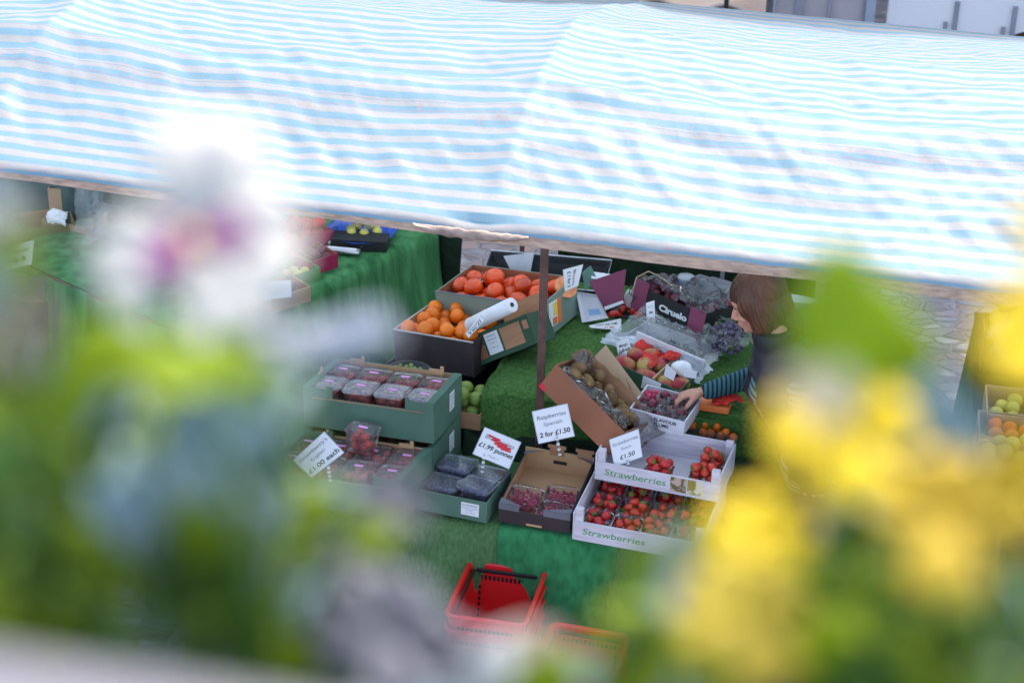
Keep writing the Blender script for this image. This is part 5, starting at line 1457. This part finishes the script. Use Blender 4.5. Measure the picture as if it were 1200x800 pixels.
hw, hn = MB(), MB()
bm_ = MB(); torso(bm_, secs(0))
limb(bm_, [base + Vv((.01, 0, -.03)), neck + Vv((-.0, 0, .04)), head + Vv((.02, 0, -.03))], [.060, .050, .052])
limb(bm_, [chest.lerp(shR, .6), shR, elR, wr], [.06, .050, .038, .025]); limb(bm_, [chest.lerp(shN, .6), shN, elN, wrN], [.06, .050, .038, .025])
limb(bm_, [hipR, kR, aR], [.088, .058, .038]); limb(bm_, [hipN, kN, aN], [.088, .058, .038]); limb(bm_, [aR, tR], [.036, .03]); limb(bm_, [aN, tN], [.036, .03])
parts_b = [bm_.build('b', skin_m), hand_parts(wr + (hand - wr).normalized() * .02, Vv((-1, -.05, -.22)), -1, Vv((-.2, .25, 1)), (.75, .8, .85, .9)).build('b', skin_m),
           hand_parts(wrN + Vv((-.02, 0, -.02)), Vv((-.5, .1, -1)), 1, Vv((1, 0, -.3)), (.4, .4, .45, .5)).build('b', skin_m)]
# head: built facing local +x, then turned
hm_ = MB()
hm_.ell((-.012, 0, .025), (.092, .073, .088), 24, 18)            # cranium
hm_.ell((.028, 0, -.030), (.058, .056, .072), 20, 14)            # face
hm_.ell((.046, 0, -.078), (.036, .036, .028), 16, 12)            # jaw and chin
hm_.ell((.068, 0, -.092), (.016, .018, .013), 12, 10)
hm_.ell((.070, 0, .035), (.018, .045, .022), 14, 10)             # forehead
hm_.tube([(.078, 0, .012), (.090, 0, -.006), (.102, 0, -.028), (.096, 0, -.036)], [.007, .0085, .010, .007], 12)   # nose
for s in (-1, 1):
    hm_.ell((.090, s * .010, -.033), (.009, .007, .006), 10, 8)
    hm_.ell((.058, s * .034, -.024), (.026, .020, .020), 12, 10)  # cheek
    hm_.ell((.074, s * .027, .014), (.014, .018, .006), 12, 8)    # brow
    hm_.ell((.071, s * .029, .000), (.010, .013, .009), 12, 8)    # closed upper lid, looking down
    hm_.ell((.0, s * .075, -.012), (.017, .007, .028), 12, 10)    # ear
hm_.ell((.084, 0, -.057), (.010, .021, .006), 12, 8); hm_.ell((.082, 0, -.068), (.010, .018, .006), 12, 8)
ho = hm_.build('head', skin_m)
fw = Vv((-.95, -.04, -.42)).normalized(); lf = Vv((0, 0, 1)).cross(fw).normalized(); upv = fw.cross(lf)
HM = Matrix.Translation(head) @ Matrix((fw, lf, upv)).transposed().to_4x4()
ho.matrix_basis = HM; bpy.context.view_layer.update(); parts_b.append(ho)
body = bake(parts_b, 'body', skin_m, .0045, 3, woman)


def head_part(mb, name, m, par=None):
    o = mb.build(name, m, None, smooth=True); o.data.transform(HM); o.parent = par or woman
    if not par: o.matrix_parent_inverse = woman.matrix_basis.inverted()
    return o


for s in (-1, 1):
    e_ = head_part(MB().ell((0.0735, s * .029, -.0035), (.0085, .0105, .0055), 12, 8), 'eye', mat('eye_white', (.35, .30, .28), .4))
    head_part(MB().ell((0.0800, s * .029, -.0050), (.0030, .0055, .0040), 10, 8), 'iris', eye_m, e_)
    head_part(MB().tube([(.076, s * .015, .019), (.084, s * .028, .022), (.070, s * .042, .018)], .0022, 6), 'eyebrow', hair_m)
head_part(MB().ell((.0875, 0, -.0575), (.007, .017, .0035), 12, 8).ell((.085, 0, -.066), (.007, .015, .004), 12, 8), 'lips', lip_m)
# hair: a straight bob that swings forward past the cheek
hr = MB(); hr.ell((-.020, 0, .040), (.105, .088, .096), 28, 20)
hr.ell((-.055, 0, -.03), (.068, .088, .10), 24, 18)
for s in (-1, 1):
    hr.ell((-.004, s * .074, -.03), (.058, .022, .105), 18, 14); hr.ell((.030, s * .068, .035), (.040, .022, .050), 16, 12)
    hr.ell((.006, s * .070, -.105), (.050, .024, .060), 16, 12); hr.ell((.048, s * .058, .02), (.022, .018, .045), 14, 10)
hr.ell((-.065, 0, -.145), (.055, .080, .055), 18, 14); hr.ell((-.075, 0, -.09), (.045, .078, .08), 18, 14); hr.ell((-.10, 0, -.13), (.035, .065, .05), 18, 14)
ha = hr.build('h', hair_m); ha.matrix_basis = HM; bpy.context.view_layer.update()
hair = bake([ha], 'hair', hair_m, .005, 4, woman)
inv = HM.inverted(); me = hair.data
for v in me.vertices:
    l = inv @ v.co; ang = math.atan2(l.x + .02, l.y)
    nrm = Vector((l.x + .03, l.y, l.z * .4)).normalized()
    d = .0030 * math.sin(ang * 46 + 3 * noise.noise(Vector((l.z * 12, ang * 2, 0)))) + .005 * noise.noise(Vector((ang * 9, l.z * 9, 1)))
    if l.x > .055 and abs(l.y) < .050 and l.z < .045: d -= .02
    v.co = HM @ (l + nrm * d)
st = MB(); r3 = random.Random(5)
for k in range(420):
    a = r3.uniform(-2.75, 2.75); y = math.sin(a) * .086; x = -.035 - math.cos(a) * .085; fl_ = .02 if x < -.06 else 0
    p0 = Vector((x * .55, y * .70, .125 + r3.uniform(-.02, .006))); p1 = Vector((x * .95, y * .98, .07)); p2 = Vector((x * 1.06, y * 1.06, -.02)); p3 = Vector((x * 1.05 - fl_, y * 1.04, -.10)); p4 = Vector((x - .005 - fl_ * 1.6 + r3.gauss(0, .010), y + r3.gauss(0, .008), -.165 + r3.gauss(0, .016)))
    st.tube([HM @ p for p in (p0, p1, p2, p3, p4)], [.0012, .0024, .0028, .0024, .0006], 4)
o = st.build('loose_strands', hair_m, None, smooth=True); o.parent = hair; o.matrix_parent_inverse = woman.matrix_basis.inverted()
# clothes
q_ = MB(); torso(q_, secs(.012)); limb(q_, [chest.lerp(shN, .7), shN + Vv((0, .006, -.002)), elN, wrN + Vv((.01, 0, .02))], [.06, .061, .049, .036]); limb(q_, [chest.lerp(shR, .6), shR], [.07, .062])
top = bake([q_.build('t', top_m)], 'striped_top', top_m, .007, 3, woman)
q_ = MB(); limb(q_, [shR + Vv((0, -.006, 0)), elR, wr + (elR - wr) * .02], [.059, .048, .034]); slv = bake([q_.build('t', sleeve_m)], 'sleeve', sleeve_m, .006, 2, woman)
q_ = MB(); sg = secs(.026); torso(q_, sg[1:] + [(neck + Vv((-.004, 0, .0)), .072, .078), (neck + Vv((-.010, 0, .055)), .074, .080)])
limb(q_, [chest + Vv((.02, -.05, .04)), shN.lerp(chest, .12) + Vv((0, .01, .005)), base.lerp(shN, .5) + Vv((0, 0, -.015)), base], [.10, .074, .062, .07]); limb(q_, [chest + Vv((.0, .05, .04)), shR.lerp(chest, .12), base.lerp(shR, .5) + Vv((0, 0, -.015)), base], [.10, .072, .062, .07])
gil = bake([q_.build('g', gilet_m)], 'gilet', gilet_m, .007, 3, woman)
for v in gil.data.vertices:      # quilting and an open front that shows the striped top
    z = v.co.z; out_ = Vector((v.co.x - 1.06, v.co.y - 6.47, 0)).normalized(); v.co += out_ * .006 * abs(math.sin(z * 46))
    if z < 1.27 and -.80 < math.atan2(v.co.y - 6.47, -(v.co.x - (1.15 - (z - .93) * .50))) < -.0 : v.co -= out_ * .05
q_ = MB(); limb(q_, [hip, hipR, kR, aR + Vv((0, 0, .02))], [.125, .10, .072, .052]); limb(q_, [hip, hipN, kN, aN + Vv((0, 0, .02))], [.125, .10, .072, .052]); bake([q_.build('t', jeans_m)], 'jeans', jeans_m, .01, 2, woman)
for a_, t_ in ((aR, tR), (aN, tN)):
    q_ = MB(); limb(q_, [a_ + Vv((.01, 0, .06)), a_ + Vv((.01, 0, -.035)), t_ + Vv((0, 0, .012))], [.052, .050, .044]); bake([q_.build('t', boot_m)], 'boot', boot_m, .008, 1, woman)
# fruit bag in her hand
hb = hand + Vv((-.045, 0, -.035))
t = thing('wrapped_fruit', 'small clear bag of dark red fruit held in the womans hand', 'bag', hb)
b = MB().ell(hb, (.026, .022, .020), 16, 10, wob=.3); part(b, 'fruit', plum_m, t, smooth=True)
b = MB().tube([hb + Vv((-.01, 0, -.005)), hb + Vv((-.04, -.01, -.03)), hb + Vv((-.055, -.012, -.045))], [.010, .006, .003], 8); part(b, 'bag_tail', film_bag2, t, smooth=True)

# ------------------------------------------------------------------ vehicles beyond the canopy
vp = at(1036, 45, z=.55); vy = -12
t = thing('parked_van', 'white van parked beyond the striped canopy', 'van', (vp.x, vp.y, 0), (vy, 0, 0))
b = MB(); sec = [(0, .28), (0, 1.05), (.05, 1.9), (.22, 2.22), (1.68, 2.22), (1.85, 1.9), (1.9, 1.05), (1.9, .28)]
n = len(sec); xs = [0, .06, 3.5, 4.3, 5.1, 5.25]
sc2 = [(.98, 0), (1, 0), (1, 0), (1, -.55), (.96, -1.1), (.9, -1.25)]
vs = []
for x, (k, dzz) in zip(xs, sc2):
    for (y, z) in sec: vs.append((x, .95 + (y - .95) * k, max(.28, z + (dzz if z > 1.1 else 0))))
b.add(vs, [(i * n + k, i * n + (k + 1) % n, (i + 1) * n + (k + 1) % n, (i + 1) * n + k) for i in range(len(xs) - 1) for k in range(n)] + [tuple(range(n))[::-1], tuple((len(xs) - 1) * n + k for k in range(n))])
b.build('body', van_w, t, bevel=.03)
for (x, y) in ((.95, -.01), (4.25, -.01), (.95, 1.72), (4.25, 1.72)):
    w_ = MB(); w_.lathe([(.16, 0), (.33, .0), (.35, .03), (.35, .18), (.33, .2), (.16, .2)], 24, T=Matrix.Translation((x, y, .35)) @ Matrix.Rotation(-PI / 2, 4, 'X')); wo = w_.build('wheel', rubber, t, smooth=True)
    MB().lathe([(0, -.01), (.16, .0), (.2, .02)], 20, T=Matrix.Translation((x, y, .35)) @ Matrix.Rotation(-PI / 2, 4, 'X')).build('rim', steel, wo)
b = MB(); b.box(3.55, 4.2, -.012, .03, 1.2, 1.6); b.build('side_window', glass_d, t)
for x0 in (.36, .72):
    b = MB(); b.box(x0, x0 + .028, -.02, .0, .60, .70); b.box(x0 + .055, x0 + .088, -.02, .0, .60, .84); b.build('side_marker', grey_p, t, bevel=.004)
b = MB(); b.box(-.02, 3.5, -.015, .0, .42, .47); b.build('side_rail', grey_p, t)
tp_ = at(896, 30, z=.55)
t = thing('grey_trailer', 'grey panelled trailer parked left of the white van', 'trailer', (tp_.x, tp_.y, 0), (-9, 0, 0))
b = MB(); b.box(0, .69, 0, 1.6, .35, 2.0); b.build('body', van_g, t)
for x, w_, mm in ((.0, .03, 0), (.045, .014, 1), (.19, .05, 1), (.40, .018, 1), (.62, .012, 1)):
    b = MB(); b.box(x, x + w_, -.02, -.0005, .35, 2.0); b.build('panel_post', mat('dark_post', (.14, .13, .15), .6) if mm == 0 else van_g2 if x < .1 else grey_p, t)
b = MB(); b.box(.635, .70, -.04, -.001, .33, 2.02); b.build('corner_post', van_g2, t, bevel=.01)
for x in (.12, .5):
    b = MB(); b.lathe([(0, 0), (.2, .0), (.24, .03), (.24, .14), (0, .16)], 20, T=Matrix.Translation((x, .02, .24)) @ Matrix.Rotation(-PI / 2, 4, 'X')); b.build('wheel', rubber, t, smooth=True)
cp_ = at(800, 12, z=.5)
t = thing('canvas_cover', 'cream canvas covered bench left of the grey trailer', 'bench', (cp_.x, cp_.y, 0), (-12, 0, 0))
b = MB(); b.grid(30, 12, lambda s, q: (-.3 + 1.05 * s, .9 * q, .52 + .03 * math.sin(s * 14) + .02 * math.cos(q * 9)), thick=.02); b.build('cover', cream_m, t, smooth=True)
b = MB(); b.box(-.28, .73, .02, .86, 0, .45); b.build('bench_body', cream_m, t)
b = MB(); b.box(.28, .31, -.06, -.03, 0, .62); b.build('post', card_dark, t)

# ------------------------------------------------------------------ window box flowers close to the lens
rv, uv_, bv = RC @ Vector((1, 0, 0)), RC @ Vector((0, 1, 0)), RC @ Vector((0, 0, 1))


def leaf(mb, P, tip, nrm, L, Wd, mi=0, curl=.18, fold=.25):
    tip = tip.normalized(); side = tip.cross(nrm).normalized(); nn = side.cross(tip)
    def fn(s, q):
        w_ = math.sin(PI * min(1, q * .96 + .03)) ** .75 * (1.12 - .45 * q) * Wd / 2; x = (s - .5) * 2
        return P + tip * (L * (q - .5)) + side * (x * w_) + nn * (abs(x) * w_ * fold - curl * L * (q - .4) ** 2)
    mb.grid(4, 8, fn, mi, thick=.0004)


def petal(P, d, nrm, L, Wd, m, parent, seed):
    d = d.normalized(); side = d.cross(nrm).normalized(); mb = MB()
    def fn(s, q):
        w_ = (q ** .55) * (1 - max(0, q - .72) ** 2 * 6.5) ** .5 * Wd / 2 if q > 0 else 0; x = (s - .5) * 2
        rf_ = .06 * L * math.sin(x * 5 + seed) * q
        return P + d * (L * q) + side * (x * w_) + nrm * (.18 * L * math.sin(q * 2.2) - .05 * L * x * x + rf_)
    mb.grid(10, 10, fn, 0, thick=.0003); return part(mb, 'petal', m, parent, smooth=True)


def pansy(px, py, d, size, m, label, centre=None, roll=0, lean=(0, 0), mlow=None, stem_to=(0, 0), petals=None, spots=None):
    P = at(px, py, d=d); n = (bv + rv * lean[0] + uv_ * lean[1]).normalized()
    t = thing('pansy', label, 'flower', P)
    r_ = (rv - n * rv.dot(n)).normalized(); u_ = n.cross(r_)
    for k, (a, l, w_) in enumerate(petals or ((65, 1.0, 1.05), (118, 1.0, 1.05), (5, .92, .95), (178, .92, .95), (270, 1.0, 1.25))):
        a = R(a + roll); petal(P + n * .0012 * k, r_ * math.cos(a) + u_ * math.sin(a), n, size * l, size * w_, (mlow if (k == 4 and mlow) else m), t, k)
    if centre:
        for k, (a, l_) in enumerate(spots or ((5, .36), (178, .36), (270, .36))):
            a = R(a + roll); petal(P + n * .009, r_ * math.cos(a) + u_ * math.sin(a), n, size * l_, size * l_ * .9, centre, t, k)
    if centre: part(MB().ell(P + n * .012, (.003,) * 3, 8, 6), 'eye', ink_yellow, t)
    b = MB(); e = P - n * .004; tgt = Vector((P.x + .01, .56 if P.y > .45 else P.y, 4.30)) if 0 else P + Vector((stem_to[0], stem_to[1], -.16)); b.tube([e, e + (tgt - e) * .35 - bv * .02, e + (tgt - e) * .7 - bv * .01, tgt], .0016, 6); part(b, 'stem', leaf_d, t)
    return t


def px2m(p, d): return p * d / F


def foliage(label, items, group='leafy bedding plants in the window box', name='bedding_plant'):
    """items: (px, py, depth, length px, width px, angle, material index, tilt)"""
    mb = MB()
    for (x, y, d, L, Wd, ang, mi, tl) in items:
        P = at(x, y, d=d); a = R(ang); tip = rv * math.cos(a) + uv_ * math.sin(a) + bv * tl; n = (bv + uv_ * .5 + rv * rnd.gauss(0, .25)).normalized()
        leaf(mb, P, tip, n, px2m(L, d), px2m(Wd, d), mi)
        st = P - tip.normalized() * px2m(L, d) * .5; mb.tube([st, st - tip.normalized() * .01 - uv_ * .02, st - uv_ * .06 - bv * .02], .0009, 5, mi=1)
    c = at(items[0][0], items[0][1], d=items[0][2]); t = thing(name, label, 'plant', c, None, group)
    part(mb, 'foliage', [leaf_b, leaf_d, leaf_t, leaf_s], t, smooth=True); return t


D0 = .66
pansy(226, 300, .64, px2m(130, .64), petal_w, 'large white pansy with a purple eye, leftmost big bloom', petal_p, 0, (.08, .40), petals=((86, 1.30, 1.25), (32, 1.0, 1.0), (-18, .95, .95), (-62, .95, .9), (205, .9, .9), (168, .72, .6)), spots=((15, .50), (225, .46), (150, .30)))
pansy(338, 402, .68, px2m(122, .68), petal_l2, 'pale lilac bloom stretching right of the large white pansy', None, 0, (0, .3), petals=((8, 1.0, .42), (-12, .7, .32), (180, .3, .3)))
pansy(10, 390, .62, px2m(62, .62), petal_b, 'pale bloom at the left edge of the window box', None, 0, (.2, .2))
pansy(12, 285, .60, px2m(42, .60), petal_b, 'small pale bloom at the upper left edge', None, 0, (.2, .2))
pansy(175, 600, .72, px2m(46, .72), petal_b, 'small blush bloom low among the left leaves', None, 0, (.1, .5))
pansy(450, 752, .70, px2m(84, .70), petal_l, 'wide pale lilac bloom at the bottom of the picture', None, 10, (0, .45))
pansy(530, 790, .70, px2m(60, .70), petal_l, 'lilac bloom at the very bottom beside the wide one', None, 40, (0, .45))
pansy(462, 598, .74, px2m(44, .74), petal_l, 'pale lilac bloom before the green crates', None, 30, (0, .3))
pansy(413, 660, .72, px2m(40, .72), petal_l, 'pale lilac bloom left of the red basket', None, 30, (0, .3))
pansy(342, 640, .72, px2m(34, .72), petal_l, 'small pale lilac bloom in the dark leaves', None, 30, (0, .3))
pansy(625, 778, .70, px2m(50, .70), petal_b, 'greyish pink bloom under the red basket', None, 0, (0, .8))
pansy(988, 520, .62, px2m(92, .62), petal_y, 'big yellow pansy in front of the woman', None, 10, (-.2, .55))
pansy(966, 464, .60, px2m(46, .60), mat('cream_petal', (.75, .70, .50), .6, .06, 10, trans=.35), 'pale cream petals above the big yellow pansy', None, 10, (-.2, .5))
pansy(1108, 622, .62, px2m(92, .62), mat('ochre_petal', (.56, .42, .03), .6, .06, 10, trans=.3), 'deep yellow pansy right of the big yellow one', None, -10, (-.1, .40))
pansy(1232, 400, .58, px2m(82, .58), petal_y, 'yellow pansy at the right edge of the picture', None, 90, (-.3, .5))
pansy(1222, 270, .60, px2m(34, .60), petal_y, 'small yellow bloom at the upper right edge', None, 0, (-.4, .2))
pansy(1205, 575, .60, px2m(60, .60), mat('amber_petal', (.62, .46, .02), .6, .06, 10, trans=.35), 'amber pansy at the right edge below the other', None, 0, (-.4, .2))
pansy(872, 735, .62, px2m(84, .62), mat('mustard_petal', (.56, .46, .04), .6, .06, 10, trans=.35), 'mustard yellow pansy at the bottom right', None, 20, (-.1, .5))
pansy(890, 630, .64, px2m(60, .64), petal_y, 'yellow bloom just below the big yellow pansy', None, 60, (-.1, .5))

foliage('bright green pointed leaf plant rising beside the woman', [(988, 372, .60, 190, 150, 95, 0, .1), (1028, 392, .62, 130, 110, 70, 0, 0), (970, 400, .63, 90, 70, 110, 0, 0), (1015, 440, .63, 110, 90, 90, 0, 0), (1062, 405, .63, 90, 80, 100, 0, 0), (950, 408, .64, 70, 60, 120, 0, 0)])
foliage('leaf plant painted with blue green sky sheen between the two big yellow pansies', [(1055, 500, .66, 120, 80, 70, 2, 0), (1020, 560, .66, 120, 70, 210, 2, 0), (1100, 480, .7, 110, 60, 100, 2, 0), (790, 655, .66, 70, 50, 100, 3, 0), (820, 700, .7, 90, 70, 110, 2, 0), (1140, 520, .74, 100, 50, 100, 2, 0)])


def scatter(label, n, x0, x1, y0, y1, d0, d1, L0, L1, w, seed, **k):
    r4 = random.Random(seed); it = []
    for _ in range(n):
        x = r4.uniform(x0, x1); y = r4.uniform(y0, y1); L = r4.uniform(L0, L1)
        mi = r4.choices((0, 1, 2, 3), w)[0]
        it.append((x, y, r4.uniform(d0, d1), L, L * r4.uniform(.45, .65), r4.uniform(20, 160), mi, r4.uniform(-.3, .4)))
    foliage(label, it, **k)


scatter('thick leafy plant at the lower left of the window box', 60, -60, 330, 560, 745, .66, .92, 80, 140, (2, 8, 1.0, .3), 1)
scatter('leafy plant painted with blue green sky sheen at the middle left', 24, 110, 320, 440, 600, .62, .72, 90, 150, (1.0, 1.6, 5, .9), 2)
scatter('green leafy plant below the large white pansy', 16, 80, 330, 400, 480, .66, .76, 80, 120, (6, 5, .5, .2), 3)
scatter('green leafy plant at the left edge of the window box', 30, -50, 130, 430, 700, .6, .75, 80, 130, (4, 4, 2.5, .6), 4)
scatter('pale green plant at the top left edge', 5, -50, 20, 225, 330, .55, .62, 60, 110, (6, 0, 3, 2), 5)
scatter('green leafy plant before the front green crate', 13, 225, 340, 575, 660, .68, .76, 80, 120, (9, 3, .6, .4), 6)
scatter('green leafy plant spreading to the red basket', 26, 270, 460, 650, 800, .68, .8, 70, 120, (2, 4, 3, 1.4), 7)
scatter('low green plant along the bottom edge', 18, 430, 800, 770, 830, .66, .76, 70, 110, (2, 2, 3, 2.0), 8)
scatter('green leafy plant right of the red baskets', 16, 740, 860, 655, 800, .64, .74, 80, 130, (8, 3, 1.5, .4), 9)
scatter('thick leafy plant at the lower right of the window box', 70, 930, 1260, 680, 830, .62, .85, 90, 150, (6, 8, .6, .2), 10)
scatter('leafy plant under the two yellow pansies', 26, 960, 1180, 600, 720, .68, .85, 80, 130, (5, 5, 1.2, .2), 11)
foliage('single bright leaves crossing before the green crate', [(255, 612, .64, 120, 80, 60, 0, .1), (120, 408, .60, 120, 80, 20, 0, .1), (185, 438, .60, 130, 80, 170, 0, .1), (255, 432, .61, 120, 80, 10, 0, .1), (305, 455, .62, 90, 60, 150, 1, .1), (385, 402, .68, 170, 58, 8, 3, .1), (310, 500, .62, 120, 80, 60, 2, .1), (70, 470, .62, 110, 70, 60, 0, .1), (435, 628, .70, 80, 50, 20, 0, 0), (385, 575, .72, 70, 46, 20, 2, 0), (365, 590, .7, 90, 50, 10, 0, 0), (330, 560, .72, 80, 40, 150, 0, 0)])

# trough and soil
A_ = at(-80, 742, d=.50); B_ = at(345, 812, z=A_.z)
dirx = (B_ - A_); dirx.z = 0; dirx.normalize(); perp = Vector((-dirx.y, dirx.x, 0)); zt = (A_.z + B_.z) / 2
t = thing('window_trough', 'pale painted trough of the window box at the lower left edge', 'planter', Vector((A_.x, A_.y, zt - .16)))
A0 = Vector((A_.x, A_.y, zt)) - dirx * .3
def wallp(o, l, w_, z0, z1):
    m = MB(); vs = [o + dirx * x + perp * y + Vector((0, 0, z)) for z in (z0, z1) for y in (0, w_) for x in (0, l)]
    m.add(vs, [(0, 2, 3, 1), (4, 5, 7, 6), (0, 1, 5, 4), (2, 6, 7, 3), (0, 4, 6, 2), (1, 3, 7, 5)]); return m
part(wallp(A0 - perp * .10, 1.35, .10, -.02, 0), 'rim', sill_m, t, bevel=.003)
part(wallp(A0 - perp * .012, 1.35, .010, -.18, -.022), 'front_panel', sill_m, t)
part(wallp(A0 + perp * .13, 1.35, .010, -.24, -.15), 'back_panel', sill_m, t)
part(wallp(A0, 1.35, .13, -.24, -.22), 'base', sill_m, t)
b = MB(); b.grid(60, 16, lambda s, q: A0 + dirx * (1.34 * s + .003) + perp * (.126 * q + .002) + Vector((0, 0, -.17 + .012 * noise.noise(Vector((s * 30, q * 9, 0)))))); o = b.build('soil', soil_m, None, smooth=True)
tag(o, 'dark potting soil filling the trough', 'soil', kind='stuff')

for k in PROTO.values():
    for ch in list(k.children): bpy.data.objects.remove(ch)
    bpy.data.objects.remove(k)
